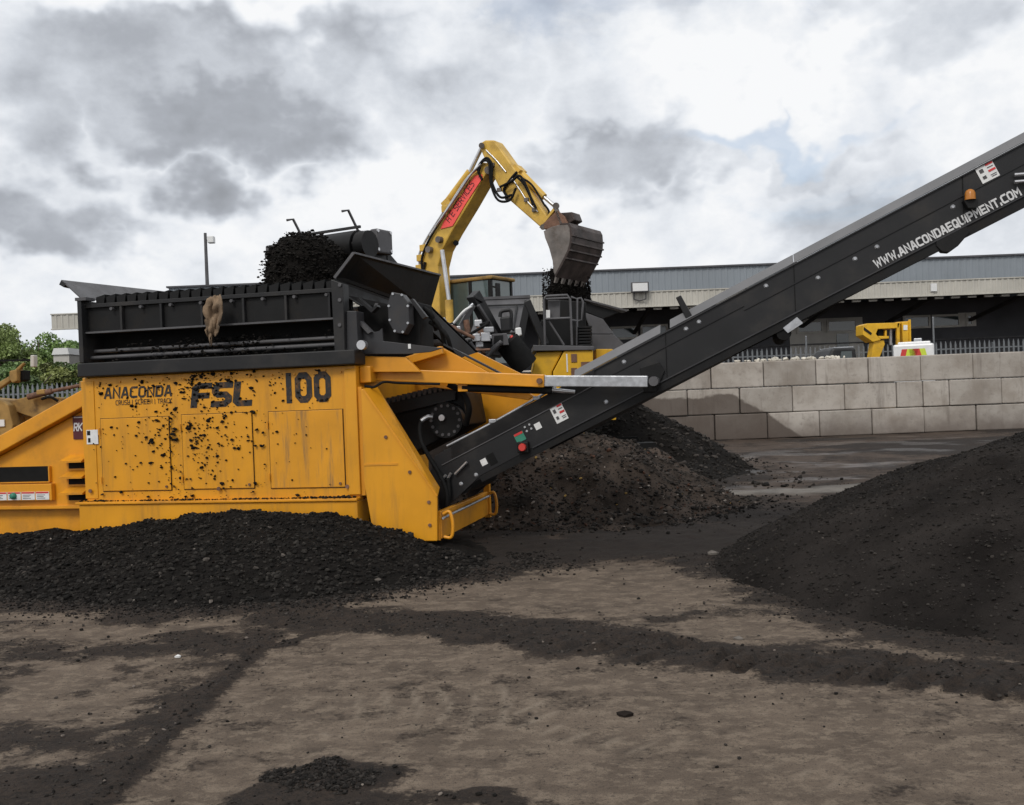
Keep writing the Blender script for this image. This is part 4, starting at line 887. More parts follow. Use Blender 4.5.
    MB().bar((P3(371, 372, .5)[0], .5, P3(371, 372, .5)[1+1]), (P3(443, 350, .5)[0], .5, P3(443, 350, .5)[2]), .10, .09).build('inclined_beam', M['orange2'], root, bev=.01)
    vt = .55
    MB().prism([P(358, 377, vt), P(443, 348, vt), P(520, 386, vt), P(545, 400, vt), P(478, 432, vt), P(430, 440, vt), P(365, 400, vt)], 1.98, 2.06).build('side_frame', M['orange2'], root)
    MB().prism([P(375, 374, .60), P(443, 348, .60), P(534, 396, .60), P(528, 400, .60), P(380, 380, .60)], .60, .66).build('side_frame', M['orange2'], root, bev=.006)
    MB().plate([P3(443, 345, .60), P3(532, 391, .60), P3(520, 384, 1.3), P3(462, 354, 1.3)], .02).build('frame_cap', M['charcoal'], root)
    # --- right guard with slanted flange
    g = [P(361, 389, -.04), P(364, 389, -.04), P(437, 495, -.04), P(437, 541, -.04), P(413, 541, -.04), P(372, 528, -.04), P(364, 482, -.04)]
    gd = MB().prism(g, -.04, .0).build('chute_guard', M['orange'], root, bev=.006)
    a = P3(369, 386, -.04); b = P3(437, 491, -.04)
    MB().plate([P3(363, 389, -.043), P3(437, 496, -.043), P3(439, 488, .22), P3(377, 388, .22)], .012).build('guard_flange', M['orange'], root)
    MB().bar(P3(363.5, 389.5, -.05), P3(437, 496, -.05), .012, .02).build('guard_fold', M['orange2'], gd)
    c = P3(364, 465, -.04); d = P3(398, 465, -.04); MB().box((c[0], -.047, c[2]-.008), (d[0], -.041, c[2]+.012)).build('guard_seam', M['orange2'], gd)
    for x, y in ((386, 437), (410, 472), (429, 502), (430, 525)): q = P3(x, y, -.04); MB().cyl((q[0], -.055, q[2]), (q[0], -.04, q[2]), .018, 8).build('bolt', M['rust'], gd)
    MB().box((.0, .02, .65), (.09, .35, 1.80)).build('guard_post', M['orange2'], root)
    # tail bumper running across the machine under the conveyor
    ub = P(441, 535, .02)[0]
    z0, z1 = .18, .47
    bb = MB().box((ub-.05, .05, z0), (ub+.0, 2.0, z1)).build('tail_bumper', M['orange2'], root, bev=.008)
    MB().tube([(ub+.03, .02, .40), (ub+.06, .5, .42), (ub+.06, 1.5, .43), (ub+.03, 1.98, .42)], .014, 8).build('grab_rod', M['galv'], bb)
    for vv in (.06, 1.96):
        MB().tube(curve_pts([(ub+.02, vv, .44), (ub+.09, vv, .46), (ub+.12, vv, .33), (ub+.10, vv, .20), (ub+.02, vv, .20)], 5), .018, 8).build('loop', M['orange2'], bb); 
    MB().box((ub-.05, 2.003, .15), (ub+.02, 2.08, .92)).build('bumper_post', M['orange2'], root)
    MB().box((ub-.22, .02, .17), (ub-.01, .046, .42)).build('bumper_bracket', M['orange2'], root)
    # tracks under the machine, mostly in the dark
    for vv in (.25, 1.75):
        MB().prism([(-2.9, .03), (-.1, .03), (.12, .18), (.12, .42), (-.1, .56), (-2.9, .56), (-3.1, .42), (-3.1, .18)], vv, vv+.42).build('crawler_track', M['rubber'], root, bev=.02)
    # --- dark gearbox and motor in the gap
    vm = .95
    MB().prism([P(386, 402, vm), P(446, 387, vm), P(462, 392, vm), P(468, 425, vm), P(400, 460, vm), P(380, 420, vm)], vm, 1.8).build('motor_housing', M['black'], root, bev=.015)
    hx0 = P(388, 402, vm); hx1 = P(456, 386, vm)
    for i in range(14):
        t = i/13; u = hx0[0]+(hx1[0]-hx0[0])*t; z = hx0[1]+(hx1[1]-hx0[1])*t; MB().box((u, vm-.05, z-.02), (u+.035, vm+.3, z+.05)).build('cooling_fin', M['greymetal'], root)
    MB().prism([P(386, 404, vm-.04), P(455, 388, vm-.04), P(456, 400, vm-.04), P(388, 416, vm-.04)], vm-.06, vm-.01).build('motor_cover', M['charcoal'], root, bev=.008)
    q = P3(447, 420, vm-.08); gb = MB().cyl((q[0], vm-.14, q[2]), (q[0], vm, q[2]), .20, 24).build('gearbox_flange', M['black'], root, bev=.01)
    for k in range(14):
        t = 2*math.pi*k/14; MB().cyl((q[0]+.165*math.cos(t), vm-.155, q[2]+.165*math.sin(t)), (q[0]+.165*math.cos(t), vm-.14, q[2]+.165*math.sin(t)), .018, 8).build('bolt', M['greymetal'], gb)
    MB().cyl((q[0]-.03, vm-.19, q[2]+.03), (q[0]-.03, vm-.14, q[2]+.03), .035, 12).build('coupling', M['steel'], gb)
    MB().tube(curve_pts([P3(432, 417, .72), P3(425, 418, .68), P3(420, 425, .62), P3(421, 440, .5), P3(428, 455, .48), P3(440, 475, .48), P3(447, 495, .46), P3(443, 520, .46)], 6), .024, 8).build('hydraulic_hose', M['rubber'], root)
    MB().tube(curve_pts([P3(432, 417, .72), P3(427, 417, .68), P3(421, 421, .64)], 6), .026, 8).build('hose_fitting', M['steel'], root)
    MB().tube(curve_pts([P3(448, 384, .45), P3(462, 392, .5), P3(469, 408, .55), P3(466, 424, .7)], 6), .035, 8).build('hydraulic_hose', M['rubber'], root)
    MB().tube(curve_pts([P3(365, 386, .1), P3(374, 387, .08), P3(384, 382, .10), P3(400, 383, .2), P3(440, 384, .3)], 6), .014, 8).build('cable', M['rubber'], root)
    # --- support strut
    vs = .36
    a = P3(364, 374, vs); b = P3(545, 381, vs); d = P3(648, 381.5, vs)
    MB().bar(a, b, .12, .135).build('strut_sleeve', M['orange2'], root, bev=.01)
    MB().bar(b, d, .09, .115).build('strut_bar', M['galv'], root, bev=.008)
    MB().box((.035, .12, a[2]-.10), (.16, .295, a[2]+.075)).build('strut_bracket', M['orange2'], root, bev=.01)
    for q, r_ in ((P3(370, 375, vs), .045), (P3(541, 381, vs), .03)): MB().cyl((q[0], vs-.10, q[2]), (q[0], vs+.1, q[2]), r_, 12).build('pin', M['rust'], root)
    a = P3(463, 387.5, .40); b = P3(552, 390, .40); MB().cyl(a, b, .045, 14).build('hydraulic_ram', M['rubber'], root); MB().cyl(b, P3(575, 392, .45), .022, 10).build('ram_rod', M['steel'], root)
    q = P3(464, 386, .40); MB().box((q[0]-.06, .36, q[2]-.06), (q[0]+.05, .46, q[2]+.06)).build('ram_lug', M['orange2'], root, bev=.008)
    # --- discharge conveyor
    vc, vf = .55, 1.75
    sl = .468; u0, z0 = P(561, 434, vc)
    lowz = lambda u: 1.22 + sl*(u-2.11)          # lower edge of the side plate
    upz = lambda u: lowz(u) + .49 + .003*(u-2.1)
    e1 = 7.55
    cvr = bpy.data.objects.new('discharge_conveyor', None); C.objects.link(cvr); cvr.parent = root; cvr['label'] = 'long charcoal conveyor rising to the right'
    side = [P(431, 470, vc), P(441, 512, vc), P(455, 500, vc), P(480, 476, vc), (1.74, lowz(1.74)), (e1, lowz(e1)), (e1, upz(e1)), (2.3, upz(2.3)), (.70, upz(.70)-.03)]
    MB().prism(side, vc, vc+.03).build('side_plate', M['charcoal'], cvr, bev=.004)
    MB().prism(side, vf-.03, vf).build('side_plate', M['charcoal'], cvr)
    # folded stiffening line and sloping lip
    for u0_, u1_, off in ((.78, 2.5, .17), (2.55, 4.05, .155), (4.05, 7.5, .20)):
        MB().bar((u0_, vc-.006, upz(u0_)-off), (u1_, vc-.006, upz(u1_)-off), .012, .010).build('stiffening_fold', M['greymetal' if u0_ < 1 else 'charcoal'], cvr)
    MB().plate([(.9, vc-.002, upz(.9)-.17), (2.5, vc-.002, upz(2.5)-.17), (2.5, vc-.03, upz(2.5)-.01), (.9, vc-.03, upz(.9)-.01)], .006).build('side_strip', M['charcoal'], cvr)
    for (a_, b_) in ((2.28, 3.20), (3.30, 4.55), (4.556, e1)):
        for vv, sg in ((vc, -1), (vf, 1)):
            MB().plate([(a_, vv, upz(a_)+.003), (b_, vv, upz(b_)+.003), (b_, vv+sg*(-.06), upz(b_)+.085+.01), (a_, vv+sg*(-.06), upz(a_)+.085+.01)], .008).build('lip_plate', M['liprim'], cvr)
    for u_ in (3.25, 4.552, 6.15): MB().bar((u_, vc-.003, lowz(u_)+.02), (u_-.0, vc-.003, upz(u_)-.01), .006, .012, (0, 1, 0)).build('plate_joint', M['rubber'], cvr)
    MB().bar((1.8, vc-.007, lowz(1.8)+.002), (e1, vc-.007, lowz(e1)+.002), .012, .012).build('plate_flange', M['midgrey'], cvr)
    MB().bar((2.35, vc-.012, upz(2.35)-.008), (e1, vc-.012, upz(e1)-.008), .022, .012).build('plate_flange', M['midgrey'], cvr)
    # folding hinge post on the top
    a = P3(683, 320, vc+.05); b = P3(679, 297, vc+.05)
    MB().prism([P(676, 298, vc+.05), P(681, 295.5, vc+.05), P(693, 317, vc+.05), P(688, 323, vc+.05)], vc-.0, vc+.10).build('hinge_post', M['charcoal'], cvr, bev=.006)
    # belt, rollers, underside
    MB().add([(.75, vc+.06, upz(.75)-.12), (e1+.05, vc+.06, upz(e1)-.06), (e1+.05, vf-.06, upz(e1)-.06), (.75, vf-.06, upz(.75)-.12), (.75, vc+.06, upz(.75)-.135), (e1+.05, vc+.06, upz(e1)-.075), (e1+.05, vf-.06, upz(e1)-.075), (.75, vf-.06, upz(.75)-.135)], [(0, 1, 2, 3), (4, 7, 6, 5), (0, 4, 5, 1), (2, 6, 7, 3)]).build('belt', M['rubber'], cvr)
    MB().add([(1.3, vc+.06, lowz(1.3)-.02), (e1, vc+.06, lowz(e1)+.05), (e1, vf-.06, lowz(e1)+.05), (1.3, vf-.06, lowz(1.3)-.02), (1.3, vc+.06, lowz(1.3)-.034), (e1, vc+.06, lowz(e1)+.036), (e1, vf-.06, lowz(e1)+.036), (1.3, vf-.06, lowz(1.3)-.034)], [(0, 1, 2, 3), (4, 7, 6, 5), (0, 4, 5, 1), (2, 6, 7, 3)]).build('return_belt', M['rubber'], cvr)
    MB().bar((1.2, vc+.03, lowz(1.2)-.02), (e1, vc+.03, lowz(e1)-.045), .05, .12).build('chord', M['black'], cvr)
    MB().bar((1.75, vf-.03, lowz(1.75)-.02), (e1, vf-.03, lowz(e1)-.02), .05, .10).build('chord', M['black'], cvr)
    MB().bar((2.3, 1.15, lowz(2.3)-.06), (3.9, 1.15, lowz(3.9)-.05), 1.0, .06).build('belly_plate', M['black'], cvr)
    for u in (1.1, 2.0, 2.9, 3.85, 4.8, 5.6, 6.6):
        MB().cyl((u, vc+.05, lowz(u)+.02), (u, vf-.05, lowz(u)+.02), .05, 12).build('return_roller', M['greymetal'], cvr)
    MB().cyl((e1, vc+.04, upz(e1)-.22), (e1, vf-.04, upz(e1)-.22), .17, 20).build('head_drum', M['black'], cvr)
    MB().cyl((.95, vc+.04, .75), (.95, vf-.04, .75), .17, 20).build('tail_drum', M['black'], cvr)
    # brackets below
    q = P3(796, 322, vc); MB().prism([P(783, 328, vc), P(797, 317, vc), P(803, 323, vc), P(788, 333, vc)], vc+.0, vc+.12).build('roller_bracket', M['galv'], cvr)
    MB().cyl((q[0]-.12, vc+.02, q[2]-.10), (q[0]-.12, vf, q[2]-.10), .075, 14).build('snub_roller', M['rubber'], cvr)
    MB().prism([P(936, 240, vc), P(966, 226, vc), P(970, 232, vc), P(958, 246, vc), P(949, 252.5, vc), P(942, 252, vc), P(936, 246, vc)], vc-.01, vc+.10).build('roller_hanger', M['black'], cvr, bev=.006)
    MB().prism([P(640, 368, vc), P(659, 362, vc), P(665, 371, vc), P(656, 392, vc), P(644, 392, vc)], vc-.03, vc-.002).build('strut_lug', M['black'], cvr, bev=.006)
    MB().cyl((d[0]+.06, vs-.06, d[2]), (d[0]+.06, vc, d[2]), .05, 12).build('pin', M['greymetal'], cvr)
    # bolts along the side plate
    for x, y in ((563, 393), (624, 362), (686, 329), (699, 322), (766, 286), (818, 278), (855, 259), (877, 247), (953, 207), (476, 475), (461, 484), (606, 402)):
        q = P3(x, y, vc); MB().tube([(q[0], vc-.014, q[2]), (q[0], vc-.004, q[2]), (q[0], vc+.002, q[2])], [.012, .022, .026], 10).build('bolt_head', M['galv'], cvr)
    # web address
    a = P3(877, 267.5, vc); b = P3(1021, 194.5, vc); ax = Vector((b[0]-a[0], 0, b[2]-a[2])); ln = ax.length; ax.normalize(); ay = Vector((-ax.z, 0, ax.x))
    lettering('web_lettering', 'WWW.ANACONDAEQUIPMENT.COM', (a[0], vc, a[2]), ax, ay, ln, .072, M['printw'], cvr, wt=1.55, gap=2.0)
    tl = ax
    def sticker(cx, cy, w, h, name, m, rot=True):
        q = Vector(P3(cx, cy, vc)); x_ = tl*w/2; y_ = ay*h/2; n_ = Vector((0, -1, 0))*.004
        return MB().plate([q-x_-y_+n_, q+x_-y_+n_, q+x_+y_+n_, q-x_+y_+n_], .0035).build(name, m, cvr), q, tl, ay
    for (cx, cy, w, h) in ((987, 172, .17, .17), (559, 413, .14, .19)):
        st, q, tx, ty = sticker(cx, cy, w, h, 'safety_sticker', M['white'])
        for (fx, fy, fw, fh, mm) in ((.27, .40, .40, .14, 'red'), (.27, .0, .40, .12, 'red'), (-.25, .18, .22, .22, 'greymetal'), (-.25, -.22, .20, .18, 'greymetal'), (.25, .2, .34, .05, 'greymetal'), (.25, -.25, .34, .04, 'greymetal'), (.25, -.35, .30, .04, 'greymetal')):
            c_ = q + tx*fx*w + ty*fy*h + Vector((0, -.0085, 0)); MB().plate([c_-tx*fw*w/2-ty*fh*h/2, c_+tx*fw*w/2-ty*fh*h/2, c_+tx*fw*w/2+ty*fh*h/2, c_-tx*fw*w/2+ty*fh*h/2], .003).build('sticker_mark', M[mm], st)
    sticker(538, 426, .07, .07, 'white_label', M['white']); sticker(484, 462, .07, .07, 'white_label', M['white'])
    sticker(492, 459, .085, .12, 'socket_plate', M['rubber'])
    st, q, tx, ty = sticker(520, 437, .11, .10, 'green_label', M['green']); c_ = q+ty*.038+Vector((0, -.0085, 0)); MB().plate([c_-tx*.05-ty*.012, c_+tx*.05-ty*.012, c_+tx*.05+ty*.012, c_-tx*.05+ty*.012], .003).build('label_band', M['red'], st)
    for x, y in ((525, 427), (529.5, 424.5), (527, 431), (531.5, 428.5)): q = P3(x, y, vc); MB().cyl((q[0], vc-.012, q[2]), (q[0], vc, q[2]), .012, 8).build('stud', M['steel'], cvr)
    q = P3(524, 447, vc); es = MB().box((q[0]-.06, vc-.07, q[2]-.06), (q[0]+.06, vc, q[2]+.06)).build('stop_button_box', M['black'], cvr, bev=.01); MB().tube([(q[0], vc-.07, q[2]), (q[0], vc-.09, q[2]), (q[0], vc-.11, q[2])], [.03, .045, .035], 14).build('stop_button', M['redchev'], es)
    # amber beacon on its bracket
    q = P3(968, 197, vc); be = MB().prism([(q[0]-.02, q[2]-.12), (q[0]+.06, q[2]-.12), (q[0]+.07, q[2]-.045), (q[0]-.06, q[2]-.045)], vc-.10, vc-.0).build('beacon_bracket', M['black'], cvr)
    MB().tube([(q[0], vc-.09, q[2]-.043), (q[0], vc-.09, q[2]+.02), (q[0], vc-.09, q[2]+.045), (q[0], vc-.09, q[2]+.058)], [.050, .047, .036, .012], 16).build('beacon_lens', M['amber'], be)
    # handle pipes by the head
    for dy in (0, 7): q = P3(1013, 176+dy, vc); MB().tube([(q[0], vc-.05, q[2]), (q[0]+.6, vc-.05, q[2]+.0)], .018, 8).build('greasing_pipe', M['steel'], cvr)
    # greasing line and handles on the lower end
    for (x0, y0, x1, y1) in ((446, 475, 441, 481), (451, 473, 447, 480), (467, 462, 455, 474)): MB().tube([P3(x0, y0, vc-.04), P3(x1, y1, vc-.03)], .016, 8).build('hose_coupling', M['steel'], cvr)
    MB().tube(curve_pts([P3(448, 478, vc-.04), P3(449, 495, vc-.06), P3(446, 512, vc-.05), P3(442, 522, vc-.04)], 5), .022, 8).build('hydraulic_hose', M['rubber'], cvr)
    MB().tube(curve_pts([P3(447, 446, vc), P3(490, 424, vc), P3(533, 400, vc), P3(556, 387, vc)], 4), .014, 8).build('greasing_line', M['galv'], cvr)
    for x, y in ((537, 398), (550, 388), (493, 421)): q = P3(x, y, vc); MB().box((q[0]-.04, vc-.03, q[2]-.02), (q[0]+.04, vc+.02, q[2]+.02)).build('line_clamp', M['galv'], cvr, bev=.005)
screener()

# rag caught on the screen box
def rag():
    u0, z0 = S.P(217, 296, -.08); me_v = []; nx, nz = 16, 26; h = .54
    for j in range(nz+1):
        t = j/nz; w = .085 + .07*math.sin(min(t, .62)*4.6) if t < .66 else .13*(1-(t-.66)*2.2)
        w = max(w, .03)
        for i in range(nx+1):
            s_ = i/nx-.5; n1 = float(vnoise(np.array([i*.33]), np.array([j*.2]), 3)[0])-.5; n2 = float(vnoise(np.array([i*.5+7]), np.array([j*.45]), 5)[0])-.5
            me_v.append((u0 + s_*w*2*(.72+.25*n2) - .07*t + .05*n1, -.12 - .10*n1 - .03*n2, z0 - t*h*(1-.25*abs(n2)) + .03*n2))
    fs = [(j*(nx+1)+i, j*(nx+1)+i+1, (j+1)*(nx+1)+i+1, (j+1)*(nx+1)+i) for j in range(nz) for i in range(nx) if not (j > 21 and (i % 5 < 2 or i > 10))]
    me = bpy.data.meshes.new('torn_rag'); me.from_pydata(me_v, [], fs); me.polygons.foreach_set('use_smooth', [True]*len(fs)); o = link('torn_rag', me, M['rag'])
    o.location = S.O; o.rotation_euler = (0, 0, -S.a); m = o.modifiers.new('thickness', 'SOLIDIFY'); m.thickness = .008
    tag(o, 'torn pale brown rag hanging over the side of the black screen box', 'rag')
rag()

# ================================================================ FEED MACHINE behind (hopper, engine deck, feed conveyor)
K = Frame((-2.22, 11.9), -60.0)     # feed conveyor axes: u back from the head drum, v to its left
B = Frame((0.0, 16.0), 0.0)         # hopper body axes
def feeder():
    root = B.empty('feed_machine'); P = B.P; P3 = B.P3
    tag(root, 'second yellow and grey machine with hopper, railed deck and feed conveyor behind the orange one', 'feed machine')
    v = 0.0
    def pp(*pts, v0=0.0, v1=.5, name='panel', m='charcoal', bev=.01, par=root): return MB().prism([P(x, y, v0) for x, y in pts], v0, v1).build(name, M[m], par, bev=bev)
    # yellow module
    yb = pp((532, 372), (536, 352), (563, 351), (552, 372), (552, 420), (530, 420), v0=.0, v1=1.4, name='yellow_cowl', m='yellowb', bev=.02)
    pp((553, 372), (564.5, 350.5), (593, 350), (594.5, 420), (553, 420), v0=-.06, v1=1.4, name='yellow_door', m='yellowb', bev=.015)
    for x0, y0, x1, y1 in ((571, 354, 577, 362), (571, 368, 577, 375), (581, 362, 591, 368)):
        u0, z1 = P(x0, y0, -.06); u1, z0 = P(x1, y1, -.06); MB().box((u0, -.075, z0), (u1, -.062, z1)).build('vent_slot', M['rust'], root)
    u0, z1 = P(566, 354, -.06); u1, z0 = P(568, 372, -.06); MB().box((u0, -.07, z0), (u1, -.062, z1)).build('warning_strip', M['white'], root)
    pp((596, 349), (612, 349), (617, 352), (616, 420), (597, 420), v0=.5, v1=1.6, name='yellow_cowl', m='yellowb')
    pp((533, 345), (594, 346), (594, 350), (533, 351), v0=-.1, v1=1.3, name='deck', m='greymetal')
    # railed platform
    def pipe(*pts, v_=-.05, r=.020, name='guard_rail', m='greymetal'): MB().tube([P3(x, y, v_) for x, y in pts], r, 8).build(name, M[m], root)
    pipe((545, 345), (544, 300), (546, 296), (567, 295), (570, 299), (572, 345)); pipe((545, 319), (571, 318)); pipe((546, 299), (569, 298))
    pipe((571, 297), (577, 299), (577, 345), v_=.3); pipe((577, 299), (581, 298), (583, 302), (582, 320), (577, 321), v_=.6); pipe((571, 320), (577, 321), v_=.3)
    pipe((548, 320), (564, 345), v_=.0, r=.018)
    pp((548, 300), (560, 300), (560, 318), (548, 318), v0=.05, v1=.1, name='control_cabinet', m='greymetal'); pp((546, 310), (550, 310), (550, 318), (546, 318), v0=-.03, v1=.0, name='notice', m='white', bev=0)
    pp((560, 300), (586, 302), (586, 346), (540, 346), (541, 320), (560, 318), v0=.7, v1=1.8, name='engine_enclosure', m='black')
    for i in range(7):
        y = 326+i*3; pp((579, y), (592, y-.3), (592, y+1.6), (579, y+1.9), v0=.15, v1=.7, name='radiator_fin', m='black', bev=0)
    # hopper: facets and wings
    vh = 2.2
    pp((584, 312), (603, 319), (614, 334), (592, 334), v0=vh, v1=vh+.08, name='hopper_side', m='greymetal'); pp((592, 334.5), (614, 334.5), (626, 346), (630, 372), (592, 372), v0=vh-.1, v1=vh+.05, name='hopper_side', m='greymetal')
    MB().plate([P3(584, 300, vh), P3(627, 311.5, vh), P3(622, 313, vh+2.0), P3(588, 303, vh+2.0)], .03).build('hopper_wing', M['greymetal'], root)
    pp((585, 302), (620, 312), (603, 319), (586, 312), v0=vh+.1, v1=vh+.2, name='hopper_back', m='black')
    MB().plate([P3(483, 299, 2.0), P3(530, 297, 2.0), P3(521, 332, 1.2), P3(470, 334, 1.2)], .04).build('hopper_side', M['greymetal'], root)
    MB().bar(P3(483, 298.5, 1.98), P3(530, 296.5, 1.98), .06, .05).build('hopper_rim', M['greymetal'], root); MB().bar(P3(484, 306, 1.75), P3(526, 304.5, 1.75), .03, .03).build('hopper_rib', M['charcoal'], root); MB().bar(P3(517, 306, 1.75), P3(513, 330, 1.2), .03, .03).build('hopper_rib', M['charcoal'], root)
    # chassis (mostly hidden)
    pp((440, 372), (640, 372), (650, 395), (440, 395), v0=.5, v1=3.5, name='chassis', m='charcoal')
    for vv in (.6, 3.0): MB().prism([(-1.2, .02), (2.4, .02), (2.7, .3), (2.4, .75), (-1.2, .75), (-1.5, .3)], vv, vv+.4).build('crawler_track', M['rubber'], root)
    # black truss arms
    def arm(a, b, w, h, v0, v1, name='truss_arm', m='charcoal'): MB().bar(P3(*a, v0), P3(*b, v1), w, h).build(name, M[m], root, bev=.01)
    arm((473, 294), (498, 340), .16, .20, .0, .4); arm((478, 305), (497, 335), .05, .05, -.1, .25, 'arm_stiffener', 'greymetal'); arm((452, 343), (473, 305), .09, .09, -.1, .0, 'ram', 'greymetal')
    arm((519, 345), (528, 301), .10, .12, .3, .3); arm((527, 301), (546, 345), .13, .12, .3, .3); arm((470, 297), (480, 302), .25, .05, .0, .1, 'arm_head'); 
    MB().tube(curve_pts([P3(452, 325, -.1), P3(461, 316, -.15), P3(473, 304, -.1)], 5), .025, 8).build('hose', M['galv'], root); MB().tube(curve_pts([P3(450, 328, -.1), P3(463, 312, -.2), P3(472, 306, -.1)], 5), .02, 8).build('hose', M['white'], root)
    pp((454, 340), (474, 337), (492, 340), (508, 346), (500, 356), (470, 353), (452, 346), v0=-.35, v1=.6, name='belly_pan', m='greymetal', bev=.02)
    gc = pp((492, 334), (507, 333), (509, 345), (492, 346), v0=-.6, v1=-.3, name='control_box', m='greymetal'); pp((494, 336), (503, 335), (503, 344), (494, 344.5), v0=-.615, v1=-.602, name='control_panel', m='black', par=gc, bev=0)
    arm((478, 339), (492, 337), .2, .06, -.5, -.5, 'step', 'galv')
    ex = pp((500, 317), (511, 316), (511, 331), (501, 332), v0=.0, v1=.35, name='air_filter', m='charcoal', bev=.03); MB().tube(curve_pts([P3(500, 317, .1), P3(501, 312, .1), P3(506, 310.5, .1), P3(511, 312, .1), P3(511, 330, .1)], 5), .03, 8).build('roll_hoop', M['charcoal'], root)
    MB().tube([P3(507, 342, -.3), P3(526, 366, -.2)], .21, 20).build('collection_belt', M['rubber'], root)
    pp((515, 328), (521, 327), (522, 335), (516, 337), v0=-.05, v1=.12, name='white_tank', m='white', bev=.02)
    for a in (((466, 320), (468, 333)), ((479, 325), (482, 337))): MB().tube([P3(*a[0], -.1), P3(*a[1], -.1)], .05, 8).build('valve', M['rust'], root)
    MB().tube(curve_pts([P3(511, 336, -.2), P3(517, 345, -.25), P3(524, 352, -.2), P3(528, 362, -.1)], 5), .03, 8).build('hose', M['redchev'], root)
    pp((440, 318), (452, 324), (454, 340), (440, 345), v0=-.2, v1=.3, name='valve_block', m='greymetal', bev=.02)
    for k in range(9):
        x, y = 440+random.random()*14, 318+random.random()*26; q = P3(x, y, -.22); MB().cyl(q, (q[0]+random.uniform(-.1, .1), -.26, q[2]+random.uniform(-.1, .1)), .03, 8).build('hose_fitting', M['galv' if k % 2 else 'rubber'], root)
    # --- feed conveyor reaching over the screen box
    fc = K.empty('feed_conveyor'); wm = fc.matrix_basis.copy()
    fc.parent = root; fc.location = (K.O[0]-B.O[0], K.O[1]-B.O[1], 0)
    fc['label'] = 'dark feed conveyor with drum head tipping soil into the screen box'
    hz, sl = 3.50, -.52; zz = lambda u: hz + sl*u
    for vv in (-.62, .58):
        MB().prism([(-.18, zz(-.18)-.10), (.0, zz(0)+.16), (.45, zz(.45)+.20), (.95, zz(.95)+.02), (5.4, zz(5.4)+.02), (5.4, zz(5.4)-.26), (.6, zz(.6)-.28), (.2, zz(.2)-.30), (-.1, zz(-.1)-.25)], vv, vv+.04).build('side_plate', M['charcoal'], fc, bev=.006)
    MB().cyl((0, -.57, hz-.03), (0, .57, hz-.03), .20, 24).build('head_drum', M['black'], fc)
    MB().add([(0, -.5, hz+.17), (5.6, -.5, zz(5.6)+.17), (5.6, .5, zz(5.6)+.17), (0, .5, hz+.17), (0, -.5, hz+.155), (5.6, -.5, zz(5.6)+.155), (5.6, .5, zz(5.6)+.155), (0, .5, hz+.155)], [(0, 1, 2, 3), (4, 7, 6, 5), (0, 4, 5, 1), (2, 6, 7, 3)]).build('belt', M['rubber'], fc)
    mo = MB().box((.12, -.74, hz-.10), (.42, -.625, hz+.19)).build('drive_motor', M['greymetal'], fc, bev=.02)
    for a, b in ((.09, .16), (.38, .16), (.09, -.06), (.38, -.06)): MB().cyl((a+(.04 if a < .2 else -.0), -.752, hz+b), (a+(.04 if a < .2 else 0), -.74, hz+b), .02, 8).build('bolt', M['steel'], mo)
    MB().cyl((-.05, -.76, hz-.02), (-.05, -.625, hz-.02), .16, 18).build('drum_bearing', M['black'], fc)
    MB().box((-.15, .63, hz-.02), (.05, .80, hz+.12)).build('bearing', M['greymetal'], fc, bev=.02)
    for vv in (-.45, .42):
        MB().tube([(.18, vv, hz+.12), (-.02, vv+.02, hz+.42), (-.10, vv+.05, hz+.40)], .016, 8).build('scraper_rod', M['greymetal'], fc)
    MB().bar((-.02, -.6, hz+.205), (-.02, .6, hz+.205), .03, .03).build('cross_bar', M['charcoal'], fc)
    MB().plate([(.45, -.63, zz(.45)+.20), (1.3, -.63, zz(1.3)+.10), (1.3, -.63, zz(1.3)-.05), (.45, -.63, zz(.45)-.0)], .02).build('guard_plate', M['charcoal'], fc)
    for k in range(26):    # cluster of pipes, valves and fittings beside the hopper
        x, y = random.uniform(438, 492), random.uniform(322, 358); v_ = random.uniform(-1.1, -.5); q = P3(x, y, v_); m_ = ('galv', 'rubber', 'greymetal', 'steel', 'rust', 'midgrey')[k % 6]
        if k % 3: MB().tube(curve_pts([q, (q[0]+random.uniform(-.25, .25), v_-.1, q[2]+random.uniform(-.05, .2)), (q[0]+random.uniform(-.3, .3), v_, q[2]+random.uniform(-.2, .1))], 5), random.uniform(.015, .03), 8).build('hose', M[m_], root)
        else: MB().box((q[0]-.06, v_, q[2]-.05), (q[0]+random.uniform(.03, .1), v_+.1, q[2]+random.uniform(.03, .09))).build('valve', M[m_], root, bev=.01)
    for i in range(5): MB().cyl((.9+i*.85, -.60, zz(.9+i*.85)-.20), (.9+i*.85, .56, zz(.9+i*.85)-.20), .05, 12).build('carry_roller', M['greymetal'], fc)
    return root
feeder()
